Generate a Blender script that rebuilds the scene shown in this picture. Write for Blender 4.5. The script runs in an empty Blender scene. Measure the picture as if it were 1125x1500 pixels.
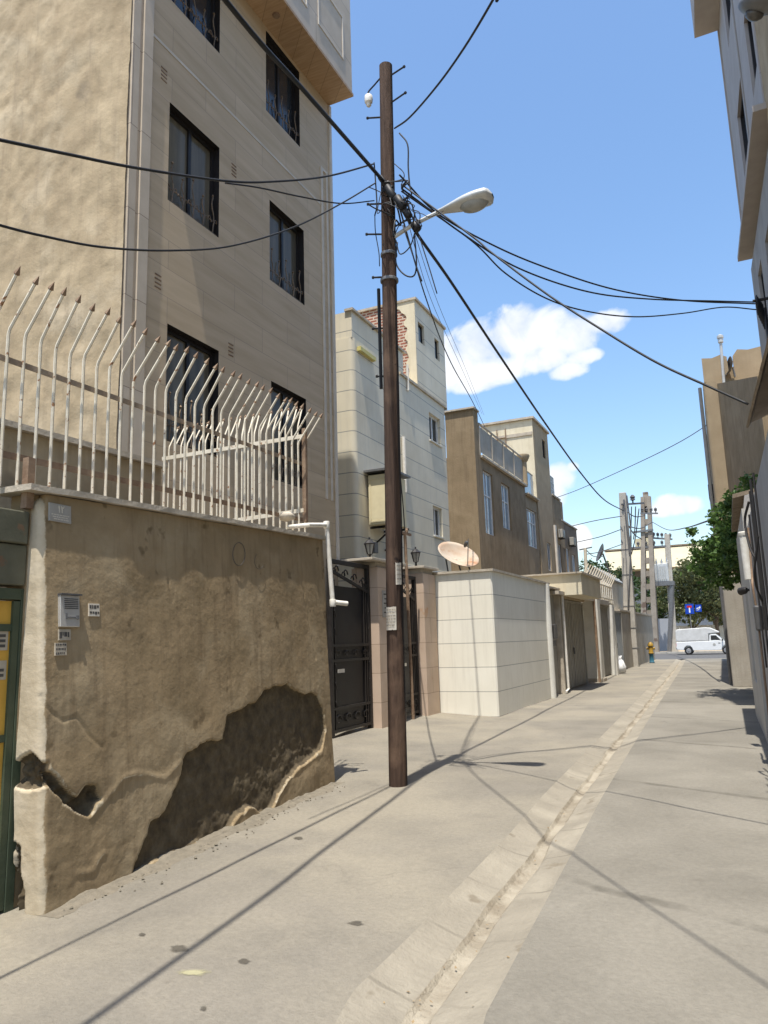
import bpy, bmesh, random
import numpy as np
from math import *
from mathutils import Vector, Matrix, noise as mnoise
random.seed(7)
S = bpy.context.scene
COL = S.collection
# ------------------------------------------------------------------ survey helpers
# the photo's viewpoint, used to turn measured sight lines into real positions on real planes
FPX = 1090.0; EYE = 1.6
PITCH = radians(9.9); ROLL = radians(1.7); YAW = radians(25.1)
FW = Vector((-sin(YAW)*cos(PITCH), cos(YAW)*cos(PITCH), sin(PITCH)))
_r0 = Vector((cos(YAW), sin(YAW), 0)); _u0 = _r0.cross(FW)
RT = _r0*cos(ROLL) - _u0*sin(ROLL); UP = _r0*sin(ROLL) + _u0*cos(ROLL)
CAM = Vector((0, 0, EYE))
def ray(px, py): return FW + RT*((px-562.5)/FPX) - UP*((py-750)/FPX)
def onX(px, py, x): d = ray(px, py); return CAM + d*(x/d.x)
def onY(px, py, y): d = ray(px, py); return CAM + d*(y/d.y)
def onZ(px, py, z): d = ray(px, py); return CAM + d*((z-EYE)/d.z)
def onP(px, py, p0, n):
    d = ray(px, py); return CAM + d*((p0-CAM).dot(n)/d.dot(n))
def online(px, py, a, b):          # sight line cut by the vertical plane through plan points a, b
    n = Vector((b[1]-a[1], -(b[0]-a[0]), 0)); return onP(px, py, Vector((a[0], a[1], 0)), n)
def ground_z(x, y):
    z = -0.0235*max(0.0, 8.0-y)
    if x < -4.75: z += .055*min(2.2, -4.75-x)*max(0, min(1, (y-8.3)/1.5))
    return z
def onG(px, py):
    p = onZ(px, py, 0)
    for _ in range(6): p = onZ(px, py, ground_z(p.x, p.y))
    return p

# ------------------------------------------------------------------ materials
def C(r, g, b): return (r, g, b, 1)
def srgb(r, g, b):
    f = lambda c: (c/255/12.92 if c/255 <= .04045 else ((c/255+.055)/1.055)**2.4)
    return (f(r), f(g), f(b), 1)
class NT:
    def __init__(s, m): s.t = m.node_tree; s.n = s.t.nodes; s.l = s.t.links
    def new(s, typ, **k):
        nd = s.n.new(typ)
        for a, v in k.items():
            if a in nd.inputs: nd.inputs[a].default_value = v
            else: setattr(nd, a, v)
        return nd
    def link(s, a, b): s.l.new(a, b)
    def noise(s, vec, scale, detail=4, rough=.55, dist=0):
        n = s.new('ShaderNodeTexNoise'); n.inputs['Scale'].default_value = scale
        n.inputs['Detail'].default_value = detail; n.inputs['Roughness'].default_value = rough
        n.inputs['Distortion'].default_value = dist
        if vec is not None: s.link(vec, n.inputs['Vector'])
        return n.outputs['Fac']
    def ramp(s, fac, stops):
        r = s.new('ShaderNodeValToRGB'); e = r.color_ramp.elements
        while len(e) < len(stops): e.new(.5)
        for i, (p, c) in enumerate(stops):
            e[i].position = p; e[i].color = c if not isinstance(c, (int, float)) else (c, c, c, 1)
        s.link(fac, r.inputs['Fac']); return r.outputs['Color']
    def mix(s, fac, a, b, mode='MIX'):
        m = s.new('ShaderNodeMix', data_type='RGBA', blend_type=mode)
        for sock, v in ((m.inputs[0], fac), (m.inputs[6], a), (m.inputs[7], b)):
            if isinstance(v, (int, float)): sock.default_value = v
            elif isinstance(v, tuple): sock.default_value = v
            else: s.link(v, sock)
        return m.outputs[2]
    def math(s, op, a, b=0.0, c=None, clamp=False):
        m = s.new('ShaderNodeMath', operation=op, use_clamp=clamp)
        vals = [a, b] if c is None else [a, b, c]
        for i, v in enumerate(vals):
            if isinstance(v, (int, float)): m.inputs[i].default_value = v
            else: s.link(v, m.inputs[i])
        return m.outputs[0]
    def mapping(s, vec, scale=(1, 1, 1), rot=(0, 0, 0), loc=(0, 0, 0)):
        m = s.new('ShaderNodeMapping'); s.link(vec, m.inputs['Vector'])
        m.inputs['Scale'].default_value = scale; m.inputs['Rotation'].default_value = rot; m.inputs['Location'].default_value = loc
        return m.outputs[0]
MATS = {}
def mat(name, c1, c2=None, scale=6, rough=.85, bump=0.0, bscale=30, metal=0.0, stretch=(1, 1, 1), spots=None,
        courses=None, big=None, spec=.3, detail=5, streak=None):
    """Procedural material: two-tone noise, optional large patches, spots, streaks down the wall, stone courses, bump."""
    m = bpy.data.materials.new(name); m.use_nodes = True; t = NT(m)
    b = t.n['Principled BSDF']; b.inputs['Roughness'].default_value = rough; b.inputs['Metallic'].default_value = metal
    b.inputs['Specular IOR Level'].default_value = spec
    co = t.new('ShaderNodeTexCoord').outputs['Object']
    v = t.mapping(co, stretch)
    c2 = c2 or tuple(x*.82 for x in c1[:3])+(1,)
    nf = t.noise(v, scale, detail)
    col = t.mix(t.ramp(nf, [(.32, 0.0), (.68, 1.0)]), c1, c2)
    if big:                                             # (colour, scale, lo, hi)
        f = t.ramp(t.noise(co, big[1], 5, .6, .3), [(big[2], 0.0), (big[3], 1.0)]); col = t.mix(f, col, big[0])
    if streak:                                          # (colour, amount): run-off down the wall
        f = t.ramp(t.noise(t.mapping(co, (5, 5, .35)), 2.2, 5, .6), [(.5, 0.0), (.75, streak[1])]); col = t.mix(f, col, streak[0])
    if spots:                                           # (colour, scale, threshold)
        f = t.ramp(t.noise(co, spots[1], 3, .6), [(spots[2], 0.0), (spots[2]+.06, 1.0)]); col = t.mix(f, col, spots[0])
    h = t.noise(v, bscale, 6, .6)
    if courses:                                         # (row, width, mortar, colour, contrast)
        sx = t.new('ShaderNodeSeparateXYZ'); t.link(co, sx.inputs[0])
        cb = t.new('ShaderNodeCombineXYZ'); t.link(t.math('ADD', sx.outputs[0], sx.outputs[1]), cb.inputs[0]); t.link(sx.outputs[2], cb.inputs[1])
        br = t.new('ShaderNodeTexBrick'); t.link(cb.outputs[0], br.inputs['Vector'])
        br.inputs['Scale'].default_value = 1; br.inputs['Row Height'].default_value = courses[0]; br.inputs['Brick Width'].default_value = courses[1]
        br.inputs['Mortar Size'].default_value = courses[2]; br.inputs['Mortar Smooth'].default_value = .1; br.inputs['Bias'].default_value = 0
        k = courses[4]; br.inputs['Color1'].default_value = (1, 1, 1, 1); br.inputs['Color2'].default_value = (k, k*.99, k*.97, 1)
        br.inputs['Mortar'].default_value = (1, 1, 1, 1); br.offset = courses[5] if len(courses) > 5 else .5
        col = t.mix(1.0, col, br.outputs['Color'], 'MULTIPLY'); col = t.mix(br.outputs['Fac'], col, courses[3])
        h = t.math('SUBTRACT', t.math('MULTIPLY', h, .35), br.outputs['Fac'])
    t.link(col, b.inputs['Base Color'])
    if bump:
        bp = t.new('ShaderNodeBump'); bp.inputs['Strength'].default_value = min(1, bump); bp.inputs['Distance'].default_value = .02*max(1, bump)
        t.link(h, bp.inputs['Height']); t.link(bp.outputs[0], b.inputs['Normal'])
    rr = t.ramp(nf, [(.2, max(.02, rough-.1)), (.8, min(1, rough+.08))]); t.link(rr, b.inputs['Roughness'])
    MATS[name] = m; return m

mat('plaster_mud', C(.31, .228, .13), C(.225, .165, .09), 2.6, .95, .22, 24, big=(C(.37, .29, .18), 1.3, .48, .7), spots=(C(.16, .115, .062), 3.6, .64), streak=(C(.17, .12, .066), .7))
mat('plaster_lime', C(.6, .53, .4), C(.5, .43, .31), 4, .95, .2, 26, spots=(C(.36, .29, .19), 5, .64))
mat('mud_exposed', C(.10, .076, .045), C(.06, .044, .026), 7, .97, .9, 34, big=(C(.2, .165, .105), 6, .62, .74))
mat('plaster_rough', C(.4, .315, .2), C(.31, .24, .15), 2.2, .95, .55, 9, big=(C(.46, .38, .265), .9, .5, .72), spots=(C(.26, .205, .135), 1.3, .64), streak=(C(.24, .185, .12), .5))
mat('plaster_grey', C(.38, .345, .29), C(.31, .28, .23), 2, .9, .4, 30, streak=(C(.24, .21, .17), .5))
mat('coping_stone', C(.5, .44, .35), C(.36, .31, .24), 5, .8, .4, 30)
mat('beige_cladding', C(.55, .43, .285), C(.46, .358, .232), 1.3, .6, .12, 24, stretch=(3, .6, 6), courses=(.42, 1.5, .005, C(.34, .265, .19), .9), spec=.35)
mat('beige_trim', C(.55, .47, .37), C(.47, .4, .31), 3, .6, .1, 20, courses=(1.2, 3.0, .006, C(.25, .2, .16), .95))
mat('pale_trim', C(.62, .56, .47), None, 4, .6)
mat('soffit_timber', C(.47, .32, .19), C(.36, .23, .125), 2, .6, .15, 20, stretch=(1.2, 12, 1), courses=(9, .5, .006, C(.2, .13, .07), .85))
mat('white_marble', C(.8, .765, .66), C(.74, .705, .6), 1.5, .55, .08, 20, courses=(.507, 40, .007, C(.3, .285, .25), 1.0), spec=.4, streak=(C(.55, .51, .42), .35))
mat('white_stone', C(.68, .62, .48), C(.6, .545, .42), 1.5, .6, .1, 20, courses=(.5, 40, .011, C(.27, .265, .235), 1.0), spec=.4, streak=(C(.44, .42, .37), .3))
mat('white_plain', C(.7, .68, .61), C(.6, .58, .51), 3, .7, .15)
mat('brick_red', C(.36, .13, .08), C(.28, .1, .065), 8, .9, .7, 40, courses=(.09, .24, .02, C(.52, .42, .33), .8))
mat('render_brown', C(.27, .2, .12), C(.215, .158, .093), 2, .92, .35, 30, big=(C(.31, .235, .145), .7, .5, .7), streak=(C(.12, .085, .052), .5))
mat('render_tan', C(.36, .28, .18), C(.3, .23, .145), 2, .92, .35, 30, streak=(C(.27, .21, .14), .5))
mat('render_cream', C(.68, .61, .45), C(.6, .53, .38), 2, .9, .25, 30, streak=(C(.48, .4, .27), .4))
mat('render_dark', C(.22, .175, .125), C(.18, .14, .1), 2, .92, .35, 30)
mat('concrete_paving', C(.21, .188, .15), C(.165, .149, .12), 1.3, .93, .6, 45, big=(C(.245, .218, .167), .5, .42, .62), spots=(C(.14, .122, .096), 2.3, .70), detail=12)
mat('concrete_slab', C(.19, .173, .14), C(.152, .139, .113), 1.1, .93, .6, 45, big=(C(.222, .203, .165), .4, .42, .62), spots=(C(.14, .122, .096), 2.3, .70), detail=12)
mat('channel_cement', C(.268, .238, .184), C(.215, .191, .148), 2.5, .93, .8, 22, big=(C(.31, .277, .214), 1.2, .5, .7), spots=(C(.19, .162, .118), 3, .64), detail=8)
mat('channel_dirt', C(.275, .24, .18), C(.21, .175, .125), 6, .97, 1, 30, big=(C(.34, .3, .23), 2.5, .45, .62))
mat('asphalt', C(.1, .098, .095), C(.08, .078, .075), 3, .9, .3, 60)
mat('dust', C(.47, .38, .265), C(.4, .32, .22), 1, .95, .3, 20)
mat('earth', C(.3, .25, .18), C(.24, .2, .14), .3, .95, .2, 5)
mat('iron_white', C(.66, .6, .48), C(.58, .51, .39), 14, .6, .1, spots=(C(.26, .13, .06), 16, .62))
mat('rail_tan', C(.33, .26, .19), C(.22, .16, .11), 6, .75, .15)
mat('iron_rust', C(.17, .105, .065), C(.27, .19, .125), 9, .8, .3)
mat('iron_black', C(.018, .016, .015), C(.028, .024, .021), 9, .5, .05, spec=.3)
mat('iron_sheet', C(.012, .011, .011), C(.018, .016, .016), 4, .45, .02, spec=.25)
mat('gold_paint', C(.2, .135, .075), C(.1, .07, .045), 20, .5, metal=.3)
mat('pipe_white', C(.74, .71, .64), C(.6, .56, .48), 10, .5, .05, spots=(C(.4, .35, .27), 12, .66))
mat('gate_yellow', C(.62, .36, .06), C(.5, .28, .045), 3, .5, .05)
mat('gate_green', C(.045, .06, .035), C(.065, .08, .05), 6, .55, .1)
mat('lintel_green', C(.13, .125, .085), C(.09, .088, .06), 5, .6, .1, spots=(C(.16, .1, .06), 7, .66))
mat('pillar_stone', C(.56, .43, .325), C(.49, .37, .275), 2, .7, .15, 24, courses=(.52, 3, .006, C(.3, .22, .16), .92), spots=(C(.48, .29, .17), 2, .66))
mat('glass_dark', C(.02, .022, .024), C(.03, .033, .036), .7, .08, spec=.4)
mat('glass_pale', C(.3, .37, .42), C(.22, .28, .33), .6, .08, spec=.8)
mat('glass_curtain', C(.17, .15, .11), C(.08, .072, .055), 1.2, .08, spec=.18, stretch=(4, 4, .3))  # curtained glass, with the opposite building's reflection painted in as brown
mat('frame_dark', C(.02, .017, .016), None, 6, .45)
mat('frame_white', C(.72, .72, .7), None, 6, .45)
mat('wood_pole', C(.10, .06, .04), C(.045, .027, .019), 2.4, .85, .7, 9, stretch=(11, 11, .55), big=(C(.19, .12, .078), 1.1, .52, .72), spots=(C(.02, .013, .01), 5, .66))
mat('porcelain', C(.75, .73, .68), None, 10, .3)
mat('cable_black', C(.018, .018, .019), None, 5, .55)
mat('cable_grey', C(.12, .12, .125), None, 5, .6)
mat('lamp_grey', C(.55, .56, .55), C(.46, .47, .46), 8, .45, .03, metal=.2)
mat('lamp_lens', C(.3, .3, .28), C(.24, .24, .22), 8, .25, spec=.6)
mat('paper', C(.62, .57, .48), C(.52, .46, .37), 12, .9, .1)
mat('paper_dirty', C(.43, .38, .3), C(.34, .29, .22), 12, .9, .1)
mat('ink', C(.085, .078, .07), None, 10, .9)
mat('ink_faded', C(.22, .19, .15), C(.4, .35, .28), 20, .9)
mat('plaque', C(.36, .34, .3), C(.3, .28, .245), 8, .5)
mat('alu', C(.6, .58, .54), C(.52, .5, .46), 10, .35, metal=.5)
mat('alu_dark', C(.12, .115, .11), None, 10, .4, metal=.3)
mat('dish_rust', C(.47, .41, .33), C(.37, .25, .165), 1.9, .8, .05, big=(C(.33, .17, .09), 2.6, .52, .68))
mat('cooler_cream', C(.72, .64, .42), C(.64, .56, .36), 4, .6)
mat('concrete_post', C(.44, .41, .355), C(.36, .335, .285), 3, .9, .35, 30, streak=(C(.27, .25, .21), .5))
mat('concrete_old', C(.31, .27, .22), C(.23, .195, .155), 1.2, .95, .3, 20, spots=(C(.14, .1, .075), .9, .6))
mat('steel_grey', C(.2, .2, .2), C(.15, .15, .15), 8, .5, metal=.4)
mat('metal_gate', C(.34, .32, .275), C(.28, .265, .225), 3, .7, .08, streak=(C(.2, .18, .14), .4))
mat('metal_gate_blue', C(.27, .285, .29), C(.22, .235, .24), 3, .7, .08)
mat('van_white', C(.74, .74, .72), C(.68, .68, .66), 3, .35, spec=.5)
mat('canvas_white', C(.6, .59, .56), C(.5, .49, .46), 3, .85, .2)
mat('tyre', C(.02, .02, .02), None, 10, .85)
mat('hub', C(.42, .42, .42), None, 10, .4, metal=.6)
mat('sign_blue', C(.01, .06, .42), None, 5, .4)
mat('sign_white', C(.8, .8, .8), None, 5, .4)
mat('sign_red', C(.6, .02, .02), None, 5, .4)
mat('hydrant_yellow', C(.36, .22, .03), C(.25, .15, .025), 8, .5)
mat('hydrant_blue', C(.035, .13, .19), None, 8, .5)
mat('bag_white', C(.78, .78, .77), C(.7, .7, .69), 9, .5, .3)
mat('bark', C(.13, .1, .07), C(.08, .06, .045), 10, .95, .6)
mat('hall_yellow', C(.45, .4, .27), C(.41, .36, .24), 1, .7)
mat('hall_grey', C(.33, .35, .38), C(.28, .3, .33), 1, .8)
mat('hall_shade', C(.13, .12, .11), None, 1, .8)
mat('house_grey', C(.37, .355, .335), C(.31, .295, .28), 2, .85, .3, 30, streak=(C(.22, .2, .18), .5))
mat('house_pale', C(.47, .45, .41), C(.41, .39, .35), 2, .85, .2, 30, streak=(C(.3, .275, .235), .45))
mat('ledge_stone', C(.42, .375, .335), C(.36, .32, .285), 3, .7, .1)
mat('house_lilac', C(.40, .38, .375), C(.36, .34, .335), 2, .75, .1, 30, courses=(1.6, 2.4, .008, C(.28, .26, .25), .95))
mat('eave_tin', C(.24, .19, .135), C(.18, .14, .1), 5, .75, .3, spots=(C(.14, .08, .05), 6, .6))
mat('yellow_paint', C(.62, .55, .2), None, 5, .6)
mat('terracotta', C(.36, .2, .12), None, 6, .9)
def mask_mat(name, base, parts):
    """one surface made of several plasters: each (attribute, material) layer shows where its mesh attribute is high."""
    m = MATS[base].copy(); m.name = name; t = NT(m); b = t.n['Principled BSDF']; col = b.inputs['Base Color'].links[0].from_socket
    co = t.new('ShaderNodeTexCoord').outputs['Object']
    for (at, c1, c2, c3, sc) in parts:
        a = t.new('ShaderNodeAttribute', attribute_name=at).outputs['Fac']; nz = t.noise(co, sc, 6, .65)
        f = t.ramp(t.math('ADD', a, t.math('MULTIPLY', t.math('SUBTRACT', t.noise(co, 38, 5, .6), .5), .5)), [(.42, 0.0), (.58, 1.0)])
        col = t.mix(f, col, t.ramp(nz, [(.3, c2), (.55, c1), (.75, c3)]))
    t.link(col, b.inputs['Base Color']); MATS[name] = m
def leafmat(name, a, b, c):
    m = bpy.data.materials.new(name); m.use_nodes = True; t = NT(m); bs = t.n['Principled BSDF']
    g = t.new('ShaderNodeNewGeometry'); col = t.ramp(g.outputs['Random Per Island'], [(0, a), (.5, b), (1, c)])
    t.link(col, bs.inputs['Base Color']); bs.inputs['Roughness'].default_value = .55
    tr = t.new('ShaderNodeBsdfTranslucent'); t.link(col, tr.inputs['Color'])
    mx = t.new('ShaderNodeMixShader'); mx.inputs[0].default_value = .3
    t.link(bs.outputs[0], mx.inputs[1]); t.link(tr.outputs[0], mx.inputs[2]); t.link(mx.outputs[0], t.n['Material Output'].inputs[0]); MATS[name] = m
leafmat('leaf_vine', C(.035, .08, .015), C(.07, .14, .026), C(.12, .19, .045))
leafmat('leaf_dark', C(.022, .05, .015), C(.04, .078, .022), C(.065, .105, .03))
leafmat('leaf_olive', C(.075, .095, .032), C(.11, .13, .05), C(.15, .16, .065))
leafmat('leaf_pale', C(.09, .12, .05), C(.13, .16, .07), C(.17, .19, .09))

mask_mat('wall_mix', 'plaster_mud', [('lime', C(.5, .425, .305), C(.4, .33, .225), C(.58, .5, .38), 4), ('edge', C(.44, .37, .26), C(.36, .3, .2), C(.5, .43, .31), 9), ('exposed', C(.105, .08, .047), C(.05, .038, .024), C(.15, .12, .078), 8)])
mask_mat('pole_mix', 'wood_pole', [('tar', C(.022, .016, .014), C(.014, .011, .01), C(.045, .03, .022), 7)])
def add_joints(name, period, col, wob=.12):
    t = NT(MATS[name]); b = t.n['Principled BSDF']; c = b.inputs['Base Color'].links[0].from_socket
    co = t.new('ShaderNodeTexCoord').outputs['Object']; sp = t.new('ShaderNodeSeparateXYZ'); t.link(co, sp.inputs[0])
    y = t.math('ADD', t.math('MULTIPLY', sp.outputs[1], 1/period), t.math('ADD', t.math('MULTIPLY', sp.outputs[0], .12), t.math('MULTIPLY', t.noise(co, 1.5, 4), wob)))
    f = t.math('ABSOLUTE', t.math('SUBTRACT', t.math('FRACT', y), .5)); k = t.ramp(f, [(0.0, 1.0), (.012, .8), (.022, 0.0)])
    t.link(t.mix(t.math('MULTIPLY', k, t.ramp(t.noise(co, 2.2, 3), [(.4, .1), (.6, .85)])), c, col), b.inputs['Base Color'])
add_joints('channel_cement', .8, C(.17, .15, .115))
def add_cracks(name, scale, col):
    t = NT(MATS[name]); b = t.n['Principled BSDF']; c = b.inputs['Base Color'].links[0].from_socket
    co = t.new('ShaderNodeTexCoord').outputs['Object']; w = t.new('ShaderNodeVectorMath', operation='ADD'); t.link(co, w.inputs[0])
    nn = t.new('ShaderNodeTexNoise'); nn.inputs['Scale'].default_value = 2.5; nn.inputs['Detail'].default_value = 6; t.link(co, nn.inputs['Vector']); t.link(t.mix(.75, (.5, .5, .5, 1), nn.outputs['Color']), w.inputs[1])
    v = t.new('ShaderNodeTexVoronoi', feature='DISTANCE_TO_EDGE'); v.inputs['Scale'].default_value = scale; t.link(w.outputs[0], v.inputs['Vector'])
    k = t.math('MULTIPLY', t.ramp(v.outputs['Distance'], [(0.0, 1.0), (.004, .5), (.009, 0.0)]), t.ramp(t.noise(co, .45, 3), [(.52, 0.0), (.68, .4)]))
    f2 = t.ramp(t.noise(co, 26, 8, .7), [(.3, C(.86, .86, .86)), (.7, C(1.1, 1.1, 1.1))])
    t.link(t.mix(k, t.mix(1.0, c, f2, 'MULTIPLY'), col), b.inputs['Base Color'])
add_cracks('concrete_paving', .42, C(.09, .08, .064)); add_joints('concrete_slab', 3.4, C(.11, .1, .08), .05); add_cracks('concrete_slab', .3, C(.09, .08, .066))
# ------------------------------------------------------------------ mesh collector
class MB:
    def __init__(s): s.v = []; s.f = []; s.mi = []
    def add(s, vs, fs, mi=0):
        o = len(s.v); s.v += [tuple(p) for p in vs]; s.f += [tuple(i+o for i in f) for f in fs]; s.mi += [mi]*len(fs); return s
    def box(s, a, b, mi=0):
        (x0, y0, z0), (x1, y1, z1) = [tuple(map(min, a, b)), tuple(map(max, a, b))]
        return s.add([(x0,y0,z0),(x1,y0,z0),(x1,y1,z0),(x0,y1,z0),(x0,y0,z1),(x1,y0,z1),(x1,y1,z1),(x0,y1,z1)],
                     [(0,3,2,1),(4,5,6,7),(0,1,5,4),(1,2,6,5),(2,3,7,6),(3,0,4,7)], mi)
    def hexa(s, p, mi=0):           # 8 corners, bottom ring then top ring
        return s.add(p, [(0,3,2,1),(4,5,6,7),(0,1,5,4),(1,2,6,5),(2,3,7,6),(3,0,4,7)], mi)
    def prism(s, ring, vec, mi=0):
        n = len(ring); vec = Vector(vec); top = [Vector(p)+vec for p in ring]
        return s.add(list(ring)+top, [tuple(range(n))[::-1], tuple(range(n, 2*n))]+[(i,(i+1)%n,n+(i+1)%n,n+i) for i in range(n)], mi)
    def quad(s, a, b, c, d, mi=0): return s.add([a, b, c, d], [(0,1,2,3)], mi)
    def bar(s, p0, p1, w, h, up=(0, 0, 1), mi=0):   # rectangular bar between two points
        p0, p1 = Vector(p0), Vector(p1); d = (p1-p0).normalized(); sd = d.cross(Vector(up))
        if sd.length < 1e-4: sd = d.cross(Vector((0, 1, 0)))
        sd.normalize(); u = sd.cross(d)
        r = [sd*w/2*a+u*h/2*b for a, b in ((-1,-1),(1,-1),(1,1),(-1,1))]
        return s.add([p0+q for q in r]+[p1+q for q in r], [(0,1,2,3)[::-1],(4,5,6,7)]+[(i,(i+1)%4,4+(i+1)%4,4+i) for i in range(4)], mi)
    def tube(s, pts, r, n=8, mi=0, caps=True):
        pts = [Vector(p) for p in pts]; rs = r if isinstance(r, (list, tuple)) else [r]*len(pts)
        ref = None; vs = []
        for i, p in enumerate(pts):
            d = (pts[min(i+1, len(pts)-1)]-pts[max(i-1, 0)]).normalized()
            if ref is None: ref = d.orthogonal().normalized()
            ref = (ref-d*ref.dot(d)).normalized(); bi = d.cross(ref)
            vs += [p+(ref*cos(2*pi*k/n)+bi*sin(2*pi*k/n))*rs[i] for k in range(n)]
        fs = [(i*n+k, i*n+(k+1)%n, (i+1)*n+(k+1)%n, (i+1)*n+k) for i in range(len(pts)-1) for k in range(n)]
        if caps: fs += [tuple(range(n))[::-1], tuple(range((len(pts)-1)*n, len(pts)*n))]
        return s.add(vs, fs, mi)
    def lathe(s, c, prof, n=16, axis=None, mi=0):
        ax = Vector(axis or (0, 0, 1)).normalized(); a = ax.orthogonal().normalized(); b = ax.cross(a); c = Vector(c)
        vs = [c+ax*z+(a*cos(2*pi*k/n)+b*sin(2*pi*k/n))*r for r, z in prof for k in range(n)]
        fs = [(i*n+k, i*n+(k+1)%n, (i+1)*n+(k+1)%n, (i+1)*n+k) for i in range(len(prof)-1) for k in range(n)]
        fs += [tuple(range(n))[::-1], tuple(range((len(prof)-1)*n, len(prof)*n))]
        return s.add(vs, fs, mi)
    def build(s, name, m, parent=None, smooth=False, bevel=0, recalc=True, auto=False):
        me = bpy.data.meshes.new(name); me.from_pydata(s.v, [], s.f)
        ms = m if isinstance(m, (list, tuple)) else [m]
        for k in ms: me.materials.append(MATS[k])
        me.polygons.foreach_set('material_index', s.mi)
        if recalc:
            bm = bmesh.new(); bm.from_mesh(me); bmesh.ops.recalc_face_normals(bm, faces=bm.faces); bm.to_mesh(me); bm.free()
        if smooth: me.polygons.foreach_set('use_smooth', [True]*len(me.polygons))
        if auto: me.set_sharp_from_angle(angle=radians(40))
        me.update()
        o = bpy.data.objects.new(name, me); COL.objects.link(o)
        if parent is not None:
            o.parent = parent; o.matrix_parent_inverse = Matrix.Translation(root_loc(parent)*-1)
        if bevel:
            b = o.modifiers.new('Bevel', 'BEVEL'); b.width = bevel; b.segments = 2; b.limit_method = 'ANGLE'
        return o
LOC = {}
def root_loc(o): return LOC.get(o.name, Vector((0, 0, 0)))
def thing(name, label, cat, loc, group=None):
    o = bpy.data.objects.new(name, None); COL.objects.link(o); o.location = loc; o.empty_display_size = .2
    LOC[o.name] = Vector(loc); o['label'] = label; o['category'] = cat
    if group: o['group'] = group
    return o
def tag(o, label, cat, group=None):
    o['label'] = label; o['category'] = cat
    if group: o['group'] = group
    return o
def struct(o, kind='structure'): o['kind'] = kind; return o
def smooth_pts(pts, k=8):
    pts = [Vector(p) for p in pts]
    if len(pts) < 3: return [pts[0].lerp(pts[-1], i/k) for i in range(k+1)]
    e = [pts[0]*2-pts[1]]+pts+[pts[-1]*2-pts[-2]]; out = []
    for i in range(1, len(e)-2):
        a, b, c, d = e[i-1:i+3]
        for j in range(k):
            t = j/k; out.append(.5*((2*b)+(c-a)*t+(2*a-5*b+4*c-d)*t*t+(3*b-a-3*c+d)*t**3))
    return out+[pts[-1]]
def inpoly(x, y, P):
    c = False; n = len(P); j = n-1
    for i in range(n):
        if (P[i][1] > y) != (P[j][1] > y) and x < (P[j][0]-P[i][0])*(y-P[i][1])/(P[j][1]-P[i][1])+P[i][0]: c = not c
        j = i
    return c
def segdist(x, y, L):
    best = 9
    for (ax, ay), (bx, by) in zip(L, L[1:]):
        dx, dy = bx-ax, by-ay; t = max(0, min(1, ((x-ax)*dx+(y-ay)*dy)/(dx*dx+dy*dy+1e-9)))
        best = min(best, hypot(x-ax-dx*t, y-ay-dy*t))
    return best
def fbm(x, y, z, oct=4): return mnoise.fractal(Vector((x, y, z)), 1.0, 2.1, oct)

# front wall on plane X = x facing +X (or -X), with openings; rest of the box added as quads
def facade(x, y0, y1, z0, z1, holes, depth=.16, back=None, sgn=1, top=True, ends=True, rmi=0):
    b = MB(); ys = sorted({y0, y1, *[h[0] for h in holes], *[h[1] for h in holes]}); zs = sorted({z0, z1, *[h[2] for h in holes], *[h[3] for h in holes]})
    for a, c in zip(ys, ys[1:]):
        for d, e in zip(zs, zs[1:]):
            my, mz = (a+c)/2, (d+e)/2
            if any(h[0] < my < h[1] and h[2] < mz < h[3] for h in holes): continue
            b.quad((x,a,d),(x,c,d),(x,c,e),(x,a,e))
    xi = x-sgn*depth
    for (a, c, d, e) in holes:
        b.quad((x,a,d),(x,a,e),(xi,a,e),(xi,a,d),rmi); b.quad((x,c,d),(xi,c,d),(xi,c,e),(x,c,e),rmi)
        b.quad((x,a,d),(xi,a,d),(xi,c,d),(x,c,d),rmi); b.quad((x,a,e),(x,c,e),(xi,c,e),(xi,a,e),rmi)
    if back is not None:
        if ends: b.quad((x,y0,z0),(x,y0,z1),(back,y0,z1),(back,y0,z0)); b.quad((x,y1,z0),(back,y1,z0),(back,y1,z1),(x,y1,z1))
        if top: b.quad((x,y0,z1),(x,y1,z1),(back,y1,z1),(back,y0,z1))
        b.quad((back,y0,z0),(back,y0,z1),(back,y1,z1),(back,y1,z0))
    return b
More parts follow.
